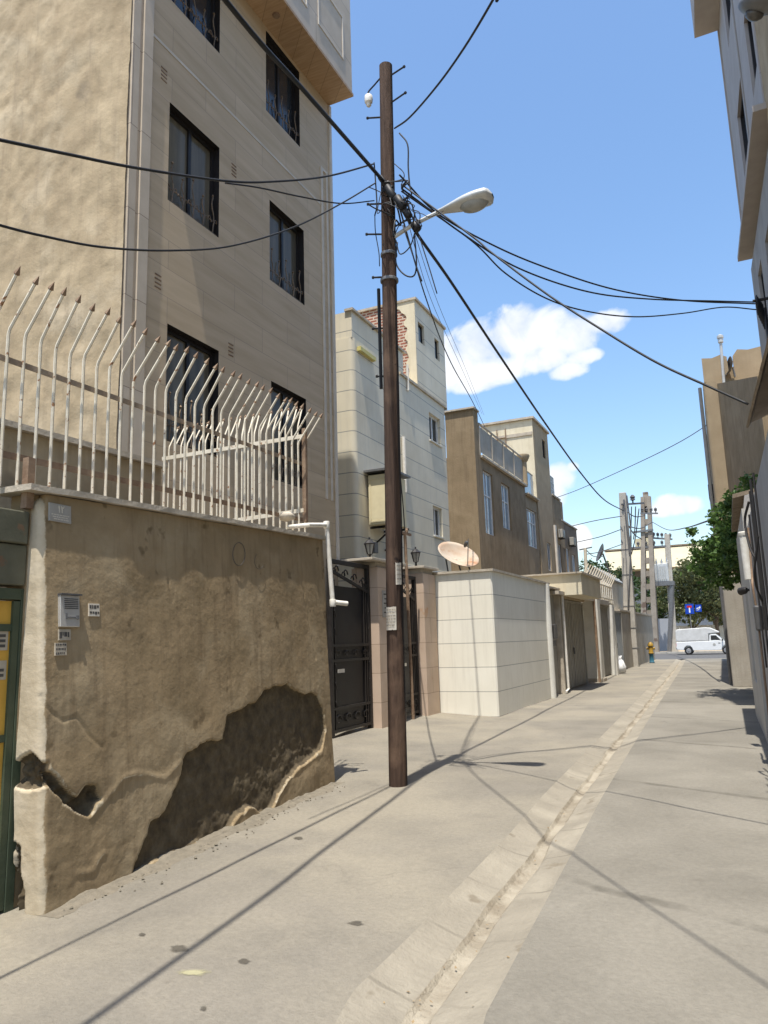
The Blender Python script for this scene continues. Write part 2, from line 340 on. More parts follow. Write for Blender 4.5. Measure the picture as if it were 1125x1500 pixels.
def window(parent, x, h, frame='frame_dark', glass='glass_dark', depth=.12, fw=.05, mull=1, trans=None, grille=False, sgn=1, curtain=None, sill=None):
    """Framed window in an opening of a wall on plane x; frame, pane, grille, sill."""
    a, c, d, e = h; xi = x-sgn*depth; f = MB(); t = .05*sgn
    g = .002
    f.box((xi, a+g, d+g), (xi+t, a+fw, e-g)); f.box((xi, c-fw, d+g), (xi+t, c-g, e-g))
    f.box((xi, a+fw, d+g), (xi+t, c-fw, d+fw)); f.box((xi, a+fw, e-fw), (xi+t, c-fw, e-g))
    for k in range(mull):
        ym = a+(c-a)*(k+1)/(mull+1); f.box((xi+.004*sgn, ym-fw*.5, d+fw), (xi+t*.9, ym+fw*.5, e-fw))
    if trans:
        zt = d+(e-d)*trans; f.box((xi+.006*sgn, a+fw, zt-fw*.45), (xi+t*.8, c-fw, zt+fw*.45))
    fr = f.build('window', frame, parent)
    p = MB(); p.quad((xi+.012*sgn, a+fw*.6, d+fw*.6), (xi+.012*sgn, c-fw*.6, d+fw*.6), (xi+.012*sgn, c-fw*.6, e-fw*.6), (xi+.012*sgn, a+fw*.6, e-fw*.6))
    p.build('pane', glass, fr)
    if curtain:
        q = MB(); w = (c-a)
        q.box((xi-.03*sgn, a+.02, d+.02), (xi-.02*sgn, a+w*curtain, e-.02)); q.build('curtain', 'paper', fr)
    if grille:
        G = MB(); xg = x-.03*sgn; zt = d+(e-d)*.42
        G.tube([(xg, a+.01, zt*.35+d*.65), (xg, c-.01, zt*.35+d*.65)], .008, 5); G.tube([(xg, a+.01, d+.03), (xg, c-.01, d+.03)], .009, 5)
        n = 5
        for k in range(n):
            yc = a+(c-a)*(k+.5)/n; hh = (zt-d)*(1.0 if k % 2 == 0 else .8)
            G.tube(smooth_pts([(xg, yc, d+.02), (xg, yc+.03, d+hh*.45), (xg, yc-.02, d+hh*.75), (xg, yc+.01, d+hh)], 3), .010, 5)
            for sg in (-1, 1):
                cc = [(xg, yc+sg*(.03+.05*(1-cos(q*.9))*.5+.02*q*.3), d+hh*.3+.05*sin(q*.9)+.045*q*.4) for q in range(6)]
                G.tube(cc, .009, 4)
            G.lathe((xg, yc, d+hh), [(.003, -.02), (.02, 0), (.003, .03)], 6)
        G.build('grille', 'gold_paint', fr)
    if sill:
        q = MB(); q.box((x-.1*sgn, a-.04, d-.04), (x+.05*sgn, c+.04, d-.003)); q.build('sill', sill, fr)
    return fr

# ------------------------------------------------------------------ camera, light, sky
cam = bpy.data.cameras.new('Camera'); co = bpy.data.objects.new('Camera', cam); COL.objects.link(co)
mw = Matrix.Identity(4)
for i in range(3): mw[i][0], mw[i][1], mw[i][2], mw[i][3] = RT[i], UP[i], -FW[i], CAM[i]
co.matrix_world = mw
cam.sensor_fit = 'VERTICAL'; cam.sensor_height = 36; cam.lens = FPX*36/1500; cam.clip_end = 5000; cam.clip_start = .05
S.camera = co
SUN = Vector((.048, -.305, 1.0)).normalized()      # towards the sun
sl = bpy.data.lights.new('Sun', 'SUN'); sl.energy = 4.5; sl.angle = radians(.5); sl.color = (1, .955, .88)
so = bpy.data.objects.new('Sun', sl); COL.objects.link(so); so.rotation_euler = SUN.to_track_quat('Z', 'Y').to_euler(); so.location = (0, -10, 30)
W = bpy.data.worlds.new('World'); S.world = W; W.use_nodes = True; t = NT(W)
bg = t.n['Background']; bg.inputs['Strength'].default_value = .15
sky = t.new('ShaderNodeTexSky', sky_type='NISHITA', sun_disc=False, sun_elevation=asin(SUN.z), sun_rotation=atan2(SUN.x, SUN.y), altitude=300, air_density=1.25, dust_density=1.6, ozone_density=2.0)
hs = t.new('ShaderNodeHueSaturation'); hs.inputs['Saturation'].default_value = 1.12; hs.inputs['Value'].default_value = 1.0; t.link(sky.outputs[0], hs.inputs['Color'])
dirv = t.new('ShaderNodeTexCoord').outputs['Generated']; sx = t.new('ShaderNodeSeparateXYZ'); t.link(dirv, sx.inputs[0])
yy = t.math('MAXIMUM', sx.outputs[1], .05); uu = t.math('DIVIDE', sx.outputs[0], yy); vv = t.math('DIVIDE', sx.outputs[2], yy)
cb = t.new('ShaderNodeCombineXYZ'); t.link(uu, cb.inputs[0]); t.link(vv, cb.inputs[1]); uv = cb.outputs[0]
def uvof(px, py): d = ray(px, py); return d.x/d.y, d.z/d.y
blobs = [(700,512,62,48),(745,492,60,42),(790,488,58,36),(838,492,54,34),(880,474,40,20),(668,545,36,28),(720,540,70,28),(800,525,40,22),(856,522,34,13),(832,543,32,15),
         (822,697,26,24),(812,722,20,24),(838,684,12,10),(990,740,40,17),(968,748,30,12),(848,788,18,20),(640,520,40,34),(700,560,50,16)]
acc = None
for (px, py, rx, ry) in blobs:
    u, v = uvof(px, py); u2, _ = uvof(px+rx, py); _, v2 = uvof(px, py-ry)
    du = t.math('MULTIPLY', t.math('SUBTRACT', uu, u), 1/abs(u2-u)); dv = t.math('MULTIPLY', t.math('SUBTRACT', vv, v), 1/abs(v2-v))
    g = t.math('SUBTRACT', 1.0, t.math('ADD', t.math('MULTIPLY', du, du), t.math('MULTIPLY', dv, dv)))
    acc = g if acc is None else t.math('SMOOTH_MAX', acc, g, .35)
n1 = t.noise(uv, 13, 9, .54, .35); n2 = t.noise(uv, 5, 3, .5)
dens = t.math('ADD', acc, t.math('MULTIPLY', t.math('SUBTRACT', n1, .52), 3.4))
fac = t.ramp(t.math('MULTIPLY', t.math('MULTIPLY_ADD', dens, .8, .12), t.math('GREATER_THAN', sx.outputs[1], .06)), [(0.0, 0.0), (.15, .22), (.4, .74), (.8, 1.0)])
shade = t.ramp(t.math('ADD', t.math('MULTIPLY', n1, .6), t.math('MULTIPLY', t.noise(t.mapping(uv, loc=(.012, .03, 0)), 16, 6, .6), .4)), [(.3, C(3.6, 3.75, 4.1)), (.62, C(5.0, 5.0, 5.0))])
t.link(t.mix(t.math('MULTIPLY', fac, .94), hs.outputs[0], shade), bg.inputs['Color'])
S.view_settings.view_transform = 'Standard'; S.view_settings.look = 'None'; S.view_settings.exposure = .7; S.view_settings.gamma = 1
S.render.engine = 'CYCLES'; S.cycles.max_bounces = 8; S.cycles.use_denoising = True

# ------------------------------------------------------------------ ground, alley, drain channel, street
def grid_sheet(name, xs_fn, ys, nx, m, extra=None):
    b = MB(); vs = []
    for y in ys:
        x0, x1 = xs_fn(y)
        for i in range(nx+1):
            x = x0+(x1-x0)*i/nx; vs.append((x, y, ground_z(x, y)+(extra(x, y) if extra else 0)))
    b.add(vs, [(j*(nx+1)+i, j*(nx+1)+i+1, (j+1)*(nx+1)+i+1, (j+1)*(nx+1)+i) for j in range(len(ys)-1) for i in range(nx)])
    return struct(b.build(name, m, recalc=False, smooth=True))
gpts = [(-12, -.15, .42)]
for l, r in (((522,1447),(703,1500)), ((640,1332),(755,1398)), ((760,1208),(838,1245)), ((895,1072),(953,1040)), ((962,990),(995,985))):
    a, b = onG(*l), onG(*r); yl, yr = a.y, b.y; gpts.append(((yl+yr)/2, (a.x+b.x)/2, max(.28, (b.x-a.x)/2)))
gpts[-1] = (37.0, -2.95, .3); gpts.insert(1, (0, -.72, .38)); gpts.append((51.2, -3.6, .28))
def gut(y):
    for (y0, c0, w0), (y1, c1, w1) in zip(gpts, gpts[1:]):
        if y <= y1: f = (y-y0)/(y1-y0); return c0+(c1-c0)*f, w0+(w1-w0)*f
    return gpts[-1][1:]
ysA = [-12+i*.35 for i in range(34)]+[i*.12 for i in range(120)]+[14.4+i*.6 for i in range(62)]
ysA = sorted(set(round(v, 3) for v in ysA if v < 51.2))+[51.2]
dips = lambda x, y: .014*fbm(x*.35, y*.35, 2, 3)*max(0, min(1, (abs(x-gut(y)[0])-gut(y)[1])/.5))
grid_sheet('alley_pavement', lambda y: (-9.5, gut(y)[0]-gut(y)[1]), ysA, 60, 'concrete_paving', dips)
grid_sheet('alley_pavement', lambda y: (gut(y)[0]+gut(y)[1], 4.0), ysA, 40, 'concrete_slab', dips)
b = MB(); vs = []; prof = [-1, -.86, -.7, -.5, -.32, -.2, -.12, -.05, .05, .12, .2, .34, .52, .72, .88, 1]
for y in ysA:
    c, w = gut(y)
    for q in prof:
        edge = .012*fbm(q*3, y*2.4, 5, 3) if abs(q) < .98 else 0
        z = -.075*(1-abs(q))**.8-(.02 if abs(q) < .13 else 0)
        x = c+w*q+(.03*fbm(y*.9, q, 3, 3) if abs(q) < .3 else 0)
        vs.append((x, y, ground_z(x, y)+z+edge*(1-abs(q))))
n = len(prof)
for j in range(len(ysA)-1):
    for i in range(n-1): b.add([vs[j*n+i], vs[j*n+i+1], vs[(j+1)*n+i+1], vs[(j+1)*n+i]], [(0,1,2,3)], 1 if 5 <= i <= 9 else 0)
struct(b.build('drain_channel', ['channel_cement', 'channel_dirt'], recalc=False))
# cement slab joints across the channel
ys = [-12, 51.2, 51.6, 66.0, 66.2, 90, 4000]; zs = [-.5, -.5, -.4, -.4, -.06, -.06, -.06]
b = MB()
for i in range(len(ys)-1): b.quad((-3000, ys[i], zs[i]), (3000, ys[i], zs[i]), (3000, ys[i+1], zs[i+1]), (-3000, ys[i+1], zs[i+1]))
b.quad((-3000, -3000, -.5), (3000, -3000, -.5), (3000, -12, -.5), (-3000, -12, -.5))
struct(b.build('ground', 'earth', recalc=False))
b = MB(); b.box((-90, 51.25, -.3), (90, 66.0, -.012)); struct(b.build('street', 'asphalt'))
b = MB(); b.box((-90, 66.02, -.3), (90, 84, .1)); struct(b.build('pavement', 'dust'))
b = MB(); b.box((-90, 65.8, -.011), (90, 66.01, .13)); struct(b.build('kerb', 'concrete_post'))
# ------------------------------------------------------------------ near mud-plaster wall
BL = onG(62, 1343); BR = onG(493, 1145); BAT = .072; HT_L = 2.74; HT_R = 2.87
face_d = (BR-BL); face_d.z = 0; L = face_d.length; face_d.normalize(); face_n = Vector((face_d.y, -face_d.x, 0))
def wallpt(p, z):
    """plan path: end cap (facing the camera), rounded corner, street face, far end; battered."""
    zz = z-BL.z; capL, R = .2, .05; arc = R*pi/2
    bx = -(BAT-.034*max(0, min(1, (p-.3)/L)))*zz                                    # lean back with height
    c = BL+face_n*(bx-R)+face_d*R
    if p < capL: q = c-face_d*R-face_n*(capL-p); nrm = -face_d
    elif p < capL+arc: a = (p-capL)/R; q = c-face_d*R*cos(a)+face_n*R*sin(a); nrm = -face_d*cos(a)+face_n*sin(a)
    elif p < capL+arc+L-2*R: q = c+face_n*R+face_d*(p-capL-arc); nrm = face_n
    else:
        a = min(pi/2, (p-(capL+arc+L-2*R))/R); c2 = c+face_d*(L-2*R); q = c2+face_n*R*cos(a)+face_d*R*sin(a); nrm = face_n*cos(a)+face_d*sin(a)
        ex = p-(capL+arc+L-2*R)-R*pi/2
        if ex > 0: q = q-face_n*ex
    return Vector((q.x, q.y, z)), nrm
PF = .2+.05*pi/2-.05                              # path offset of the face start
pn = (face_n+Vector((0, 0, BAT))).normalized()
def wuv(px, py): q = onP(px, py, BL, pn); return ((q-BL).dot(face_d)+PF, q.z)
patch = [wuv(*q) for q in ((196,1278),(210,1240),(222,1203),(236,1200),(252,1168),(262,1140),(270,1112),(283,1093),(305,1086),(324,1082),(330,1050),(352,1037),(372,1030),(386,1010),(418,1002),(440,1014),(462,1018),(471,1040),(474,1068),(470,1100),(448,1116),(424,1136),(408,1165),(398,1188),(384,1192),(370,1182),(352,1190),(338,1214),(326,1222),(268,1246),(230,1262))]
hole2 = [(.0, wuv(60,1118)[1]), (.14, wuv(60,1104)[1]), (.29, wuv(60,1118)[1]), wuv(70,1124), wuv(82,1136), wuv(96,1160), wuv(108,1168), wuv(120,1155), wuv(140,1150), wuv(146,1172), wuv(132,1192), wuv(108,1186), wuv(92,1178), wuv(72,1152), (.3, wuv(60,1152)[1]), (.1, wuv(60,1158)[1]), (.0, wuv(60,1156)[1])]
hole3 = [(0, -.3), (0, .34), (.05, .3), (.08, .1), (.06, -.3)]
lips = [[wuv(*q) for q in ((474,1066),(470,1102),(448,1118),(424,1138),(408,1166),(398,1190))], [wuv(*q) for q in ((372,1182),(352,1192),(338,1216))], [wuv(*q) for q in ((146,1172),(134,1192),(160,1160),(180,1140),(215,1136),(240,1140),(262,1118))],
        [wuv(*q) for q in ((120,1278),(140,1274),(147,1258),(152,1250))]]
cracks_shadow = [[wuv(*q) for q in ((60,1020),(72,1040),(92,1056),(112,1050),(126,1075),(148,1095))], [wuv(*q) for q in ((427,822),(440,880),(452,935),(458,965))], [wuv(*q) for q in ((245,850),(250,880))]]  # cracks, and in the middle a cast shadow line cut as a groove
SCR = (.02, .0)
def sdist(x, z, P):             # signed distance, positive inside
    d = segdist(x, z, P+P[:1]); return d if inpoly(x, z, P) else -d
BB = [(min(q[0] for q in P)-.12, max(q[0] for q in P)+.12, min(q[1] for q in P)-.12, max(q[1] for q in P)+.12) for P in (patch, hole2, hole3)]
def wall_disp(p, z):
    d = .012*fbm(p*.9, z*.9, 3.1, 3)+.0042*fbm(p*3.5, z*3.5, 7, 3)+.0010*fbm(p*13, z*13, 1, 3)
    d += .006*fbm(p*.5+9, z*2.2, 2, 2)*max(0, 1.2-abs(z-.4))+.012*max(0, fbm(p*1.7+3, z*1.7, 12, 4))*max(0, min(1, (1.3-z)))
    sd = -1; deep = .055
    jx, jz = p+.03*fbm(p*6, z*6, 4, 4), z+.03*fbm(p*6+40, z*6, 4, 4)
    for k, P in enumerate((patch, hole2, hole3)):
        if BB[k][0] < p < BB[k][1] and BB[k][2] < z < BB[k][3]:
            v = sdist(jx, jz, P)
            if v > sd: sd = v; deep = .055 if k == 0 else .075
    for Lp in lips:
        s_ = segdist(p+.03*fbm(p*4, z*4, 6, 2), z+.02*fbm(p*5, z*5, 16, 2), Lp)
        if s_ < .045: d += .006*(1-s_/.045)**2*(3-2*(1-s_/.045))
    for Lc in cracks_shadow:
        s_ = segdist(p+.02*fbm(p*7, z*7, 6, 2), z, Lc)
        if s_ < .022: d -= .007*(1-s_/.022)
    m = max(0, min(1, (sd+.008)/.022)); m = m*m*(3-2*m)
    if m > 0:
        r = -deep+(.017*fbm(p*5, z*5, 2, 4)+.0045*fbm(p*24, z*24, 2, 2) if deep < .06 else .05*fbm(p*9, z*14, 8, 3))
        d = d*(1-m)+(d*.5+r)*m
    return d, max(0, min(1, .5+sd/.03)), max(0, 1-abs(sd+.012)/.03)
wall_root = thing('plaster_wall', 'tall mud plastered yard wall with a big dark patch of fallen plaster', 'wall', BL)
capL, R = .2, .05; tot = capL+R*pi/2*2+L-2*R+.25
ps = [capL*i/22 for i in range(22)]+[capL+R*pi/2*i/10 for i in range(10)]
fs0 = capL+R*pi/2; NF = 340
ps += [fs0+(L-2*R)*i/NF for i in range(NF)]+[fs0+L-2*R+R*pi/2*i/8 for i in range(8)]+[tot-.25+.25*i/6 for i in range(7)]
NZ = 220; b = MB(); vs = []; mk = []; me_ = []; ml = []
for p in ps:
    f = max(0, min(1, (p-fs0)/L)); z0 = BL.z+(BR.z-BL.z)*f-.12; z1 = HT_L+(HT_R-HT_L)*f
    for j in range(NZ+1):
        z = z0+(z1-z0)*j/NZ; q, nr = wallpt(p, z); d, m, e = wall_disp(p, z)
        if p < capL+R*pi/2 and z > z1-.1: d -= .09*((z-z1+.1)/.1)**2
        vs.append(q+nr*d); mk.append(m); me_.append(max(.62*e, .6*max([0]+[1-segdist(p+.03*fbm(p*4, z*4, 6, 2), z+.02*fbm(p*5, z*5, 16, 2), Lp)/.02 for Lp in lips]))*max(0, min(1, .9+fbm(p*5, z*5, 33, 3)))); ml.append(max(0, min(1, .5+(fs0-.015-p+.03*fbm(p*3, z*3, 21, 4))/.07)))
b.v = vs; b.f = [(i*(NZ+1)+j, (i+1)*(NZ+1)+j, (i+1)*(NZ+1)+j+1, i*(NZ+1)+j+1) for i in range(len(ps)-1) for j in range(NZ)]; b.mi = [0]*len(b.f)
wf = b.build('wall_face', 'wall_mix', wall_root, smooth=True, recalc=False)
for nm, arr in (('exposed', mk), ('edge', me_), ('lime', ml)):
    at = wf.data.attributes.new(nm, 'FLOAT', 'POINT'); at.data.foreach_set('value', arr)
tl, tr = wallpt(fs0, HT_L)[0], wallpt(fs0+L-2*R, HT_R)[0]
b = MB(); k0 = tl-face_n*.28-face_d*.06; k1 = tr-face_n*.28+face_d*.06
b.hexa([k0+Vector((0,0,-2.95)), k0+face_n*.16+Vector((0,0,-2.95)), k1+face_n*.16+Vector((0,0,-2.95)), k1+Vector((0,0,-2.95)), k0, k0+face_n*.2, k1+face_n*.2, k1])
b.build('wall_core', 'plaster_mud', wall_root)
def cope(a, c, over, th, n=40):
    b = MB(); vs = []
    for i in range(n+1):
        q = a.lerp(c, i/n); o = over+.0+.010*fbm(i*.35, 1, 1, 3); zz = .006*fbm(i*.3, 4, 1, 2)
        for dx, dz in ((-.33, 0), (o, 0), (o+.004*fbm(i*.8, 9, 1, 2), th), (-.33, th)): vs.append(q+face_n*dx+Vector((0, 0, dz+zz)))
    fs = [(i*4+k, i*4+(k+1)%4, (i+1)*4+(k+1)%4, (i+1)*4+k) for i in range(n) for k in range(4)]+[(0,1,2,3),(n*4+3,n*4+2,n*4+1,n*4)]
    return b.add(vs, fs)
cope(tl-face_d*.18+Vector((0,0,.002)), tr+face_d*.09+Vector((0,0,.002)), .05, .045).build('coping', 'coping_stone', wall_root)
def on_wall(px, py):
    q = onP(px, py, BL, pn)
    for _ in range(3): f = max(0, min(1, (q-BL).dot(face_d)/L)); q = onP(px, py, BL+face_n*(.034*f*(q.z-BL.z)), pn)
    return q
WU = (Vector((0, 0, 1))-face_n*BAT).normalized()
def wall_box(px0, py0, px1, py1, th, off=.0):
    a = on_wall(px0, py0); c = on_wall(px1, py1); u0, u1 = (a-BL).dot(face_d), (c-BL).dot(face_d); h0, h1 = (c-BL).dot(WU), (a-BL).dot(WU)
    P = lambda u, h, d: BL+face_d*u+WU*h+pn*(d+off)
    return u0, u1, h0, h1, P
def wb(b, P, u0, u1, h0, h1, d0, d1, mi=0):
    return b.hexa([P(u0,h0,d0), P(u1,h0,d0), P(u1,h0,d1), P(u0,h0,d1), P(u0,h1,d0), P(u1,h1,d0), P(u1,h1,d1), P(u0,h1,d1)], mi)
# graffiti scrawl
b = MB()
for cx, cy, rx, ry in ((348, 812, 9, 17), (378, 822, 7, 12)):
    pts = [on_wall(cx+rx*cos(a*.35+2.2), cy-ry*sin(a*.35+2.2))+pn*.016 for a in range(0, 19 if rx == 9 else 11)]
    b.tube(pts, .0035 if rx == 9 else .002, 4)
b.build('scrawl', 'ink', wall_root)
# intercom
u0, u1, h0, h1, P = wall_box(84, 872, 113, 919, .05)
it = thing('intercom', 'silver intercom panel with speaker slots and call button on the mud plastered wall', 'intercom', P(u0, h0, 0))
b = MB(); wb(b, P, u0, u1, h0, h1, -.03, .032); b.build('housing', 'alu', it, bevel=.004)
b = MB()
for k in range(6):
    hh = h1-(h1-h0)*(.1+.06*k); wb(b, P, u0+(u1-u0)*.2, u0+(u1-u0)*.92, hh-.007, hh, .032, .035)
b.build('speaker_slot', 'alu_dark', it)
b = MB(); hh = h0+(h1-h0)*.3; wb(b, P, u0+(u1-u0)*.3, u0+(u1-u0)*.9, hh-.006, hh+.006, .032, .038); wb(b, P, u0+(u1-u0)*.78, u0+(u1-u0)*.92, hh-.014, hh+.014, .033, .042); wb(b, P, u0+(u1-u0)*.24, u0+(u1-u0)*.32, hh-.014, hh+.03, .033, .038)
b.build('call_button', 'steel_grey', it)
b = MB(); wb(b, P, u0-.004, u1+.012, h1, h1+.012, -.03, .048); b.build('rain_hood', 'alu_dark', it)
def sticker(px, label, rows, base='paper', ink_top=False):
    u0, u1, h0, h1, P = wall_box(*px, .01, off=.012); o = thing('sticker', label, 'sticker', P(u0, h0, 0), 'paper stickers on the mud plastered wall')
    b = MB(); wb(b, P, u0, u1, h0, h1, -.02, .003); b.build('sheet', base, o)
    b = MB(); rn = random.Random(px[0])
    for k in range(rows):
        ht = h1-(h1-h0)*(k+.25)/rows; x = u0+(u1-u0)*.06
        while x < u1-(u1-u0)*.12:
            w = (u1-u0)*rn.uniform(.08, .25); wb(b, P, x, min(x+w, u1-(u1-u0)*.05), ht-(h1-h0)*.55/rows*rn.uniform(.6, 1.1), ht, .0032, .0042); x += w+(u1-u0)*.05
    b.build('print', 'ink', o)
sticker((129,884,145,903), 'small black printed sticker with a white lower strip right of the intercom', 2)
sticker((84,922,102,938), 'torn pale sticker stuck right under the intercom panel', 1, 'paper_dirty')
sticker((79,942,96,960), 'dark printed sticker, lowest one below the intercom', 3, 'paper_dirty')
u0, u1, h0, h1, P = wall_box(70, 736, 103, 768, .01, off=.01)
pl = thing('number_plaque', 'grey house number plaque near the top left of the mud plastered wall', 'plaque', P(u0, h0, 0))
b = MB(); wb(b, P, u0, u1, h0, h1, -.02, .006); b.build('plate', 'plaque', pl, bevel=.002)
b = MB(); w, hh = u1-u0, h1-h0     # the digits 1 and 2 in Persian figures, then small print
S1 = [(.42,.9),(.45,.72),(.45,.52)]; S2 = [(.54,.9),(.57,.72),(.57,.52)]; S2b = [(.54,.9),(.58,.79),(.63,.79),(.66,.9)]
for Lp in (S1, S2, S2b): b.tube([P(u0+w*x, h0+hh*y, .008) for x, y in Lp], .004, 4)
rn = random.Random(3)
for k, yy2 in enumerate((.36, .24, .12)):
    x = .1+.05*k
    while x < .85: q = rn.uniform(.05, .16); wb(b, P, u0+w*x, u0+w*(x+q), h0+hh*yy2, h0+hh*(yy2+.05), .006, .0075); x += q+.03
b.build('numerals', 'paper', pl)

# ------------------------------------------------------------------ spiked fence on the wall, return panel at its far end
ft = Vector((0, 0, .047))
fa, fb = tl+ft-face_d*.42-face_n*.22, tr+ft+face_d*.06-face_n*.22
def spear(b, p, bend, h, out, tip, r=.0125):
    q = p+Vector((0, 0, h)); e = q+bend*out+Vector((0, 0, tip))
    b.tube([p, q-Vector((0, 0, .03)), q+(e-q)*.06, e], r, 6); d = (e-q).normalized()
    b.lathe(e-d*.005, [(.009, 0), (.024, .012), (.001, .075)], 4, axis=d, mi=1)
fence = thing('spiked_fence', 'cream painted spiked fence with outward bent spear bars along the mud wall top', 'fence', fa)
NB = 32
for i in range(NB):
    b = MB(); q = fa.lerp(fb, (i+.35)/NB); spear(b, q+Vector((0, 0, -.01)), (face_n+face_d*random.uniform(-.1, .12)).normalized(), 1.2+random.uniform(-.02, .02), .23, .33)
    b.build('bar', ['iron_white', 'iron_rust'], fence, smooth=True, auto=True)
for h, m_, w in ((.94, 'rail_tan', .045), (.22, 'iron_rust', .05)):
    b = MB(); b.bar(fa+Vector((0,0,h))-face_n*.016-face_d*.6, fb+Vector((0,0,h))-face_n*.016, .008, w); b.build('rail', m_, fence)
pan = thing('spiked_fence', 'cream spiked fence panel closing the yard at the far end of the mud wall', 'fence', fb-face_n*2)
rA, rB = onX(440, 640, -4.8), onX(242, 672, -6.5)
def pp_(f, dz): q = rA.lerp(rB, f); return q+Vector((0, 0, dz))
pdir = (rB-rA); pdir.z = 0; pdir.normalize(); pout = Vector((-pdir.y, pdir.x, 0)); pout = pout if pout.y > 0 else -pout
for i in range(22):
    b = MB(); spear(b, pp_((i+.4)/22, -.98), (pout+pdir*random.uniform(-.25, .1)).normalized(), 1.12, .2, .3, .010); b.build('bar', ['iron_white', 'iron_rust'], pan, smooth=True, auto=True)
for dz, w in ((0, .05), (-.95, .05)):
    b = MB(); b.bar(pp_(-.02, dz)-pout*.016, pp_(1.02, dz)-pout*.016, .008, w); b.build('rail', 'iron_white', pan)
b = MB(); b.bar(pp_(-.03, -1.1), pp_(-.03, .1), .05, .05, up=(0,1,0)); b.build('post', 'iron_rust', pan)
# inner roof parapet behind the fence, yard floor
ip0 = onX(0, 632, -5.35); ip1 = onX(236, 686, -5.35)
pr = thing('roof_parapet', 'weathered grey plaster parapet with sagging coping behind the spiked fence', 'parapet', (-5.35, ip1.y, 0))
b = MB(); b.hexa([(-5.6,1.0,-.2),(-5.35,1.0,-.2),(-5.35,ip1.y,-.2),(-5.6,ip1.y,-.2),(-5.6,1.0,ip0.z),(-5.35,1.0,ip0.z),(-5.35,ip1.y,ip1.z),(-5.6,ip1.y,ip1.z)]); b.build('wall', 'plaster_rough', pr)
b = MB(); b.hexa([(-5.64,1.0,ip0.z+.002),(-5.29,1.0,ip0.z+.002),(-5.29,ip1.y+.04,ip1.z+.002),(-5.64,ip1.y+.04,ip1.z+.002),(-5.64,1.0,ip0.z+.06),(-5.29,1.0,ip0.z+.05),(-5.29,ip1.y+.04,ip1.z+.055),(-5.64,ip1.y+.04,ip1.z+.06)]); b.build('coping', 'coping_stone', pr)
# white waste pipe at the wall's far end
w0 = on_wall(447, 770)+pn*.05; w1 = on_wall(472, 770)+pn*.06; w2 = on_wall(481, 884)+pn*.06; w3 = w2+face_d*.16+face_n*.12+Vector((0,0,-.01))
wp = thing('drain_pipe', 'peeling white elbow pipe over the far end of the mud wall', 'pipe', w2)
b = MB(); b.tube([w0-face_n*.3, w0, w1-Vector((0,0,.0))], .027, 10); b.tube([w1+Vector((0,0,.02)), w2], .03, 10); b.tube([w2+Vector((0,0,.01)), w3], .03, 10); b.build('pipe', 'pipe_white', wp, smooth=True, auto=True)
for q in (w1, w2): b = MB(); b.lathe(q-Vector((0,0,.045)), [(.036, 0), (.04, .01), (.04, .08), (.036, .09)], 12); b.build('elbow', 'pipe_white', wp, smooth=True, auto=True)
# rubble sack on the coping
b = MB(); q = on_wall(432, 768)-face_n*.1+Vector((0,0,.05)); b.lathe(q, [(.02,0),(.09,.02),(.1,.06),(.06,.1),(.01,.11)], 10)
for i, v in enumerate(b.v): b.v[i] = tuple(Vector(v)+Vector((.02, .02, .015))*fbm(v[0]*9, v[1]*9, v[2]*9, 2))
tag(b.build('cement_lump', 'coping_stone', smooth=True), 'lump of pale rubble lying on the coping by the white pipe', 'rubble')

# ------------------------------------------------------------------ yellow and green yard gate at the left edge
gx = -4.66; gy1 = BL.y+.03
yg = thing('yard_gate', 'yellow metal yard gate in a dark green frame at the left edge', 'gate', (gx, gy1-1.4, -.1))
b = MB(); b.box((gx-.03, gy1-2.9, -.12), (gx+.05, gy1-2.83, 2.05)); b.box((gx-.03, gy1-.07, -.12), (gx+.05, gy1, 2.05)); b.box((gx-.03, gy1-2.83, 1.97), (gx+.05, gy1-.07, 2.05)); b.build('frame', 'gate_green', yg, bevel=.004)
for s0, s1 in ((gy1-2.825, gy1-1.46), (gy1-1.44, gy1-.075)):
    b = MB(); b.box((gx-.015, s0, -.08), (gx+.02, s1, 1.96))
    d = b.build('leaf', 'gate_yellow', yg)
    b = MB()
    for z in (-.06, .3, 1.0, 1.75): b.box((gx+.02, s0+.03, z), (gx+.035, s1-.03, z+.05))
    b.box((gx+.02, s0, -.08), (gx+.045, s0+.05, 1.96)); b.box((gx+.02, s1-.05, -.08), (gx+.045, s1, 1.96)); b.build('stile', 'gate_green', d)
b = MB(); b.box((gx-.12, gy1-2.95, 2.07), (gx+.07, gy1-.06, 2.36)); b.box((gx-.12, gy1-2.95, 2.365), (gx+.1, gy1-.08, 2.6)); b.build('lintel', 'lintel_green', yg, bevel=.01)
b = MB(); b.box((gx+.05, gy1-.12, 2.625), (gx+.11, gy1-.06, 3.0)); tag(b.build('wooden_stake', 'iron_rust'), 'short rusty stake standing above the green lintel', 'post')
for k, (z, m_) in enumerate(((1.62, 3), (1.42, 2))):
    o = thing('sticker', ['black printed sticker, upper one on the yellow gate', 'small torn sticker, lower one on the yellow gate'][k], 'sticker', (gx+.05, gy1-.25, z), 'paper stickers on the yellow gate')
    b = MB(); b.box((gx+.0202, gy1-.33, z), (gx+.024, gy1-.14, z+.13)); b.build('sheet', 'paper_dirty', o)
    b = MB()
    for j in range(m_): b.box((gx+.0242, gy1-.31+.03*j, z+.02+.035*j), (gx+.0255, gy1-.16, z+.04+.035*j))
    b.build('print', 'ink', o)
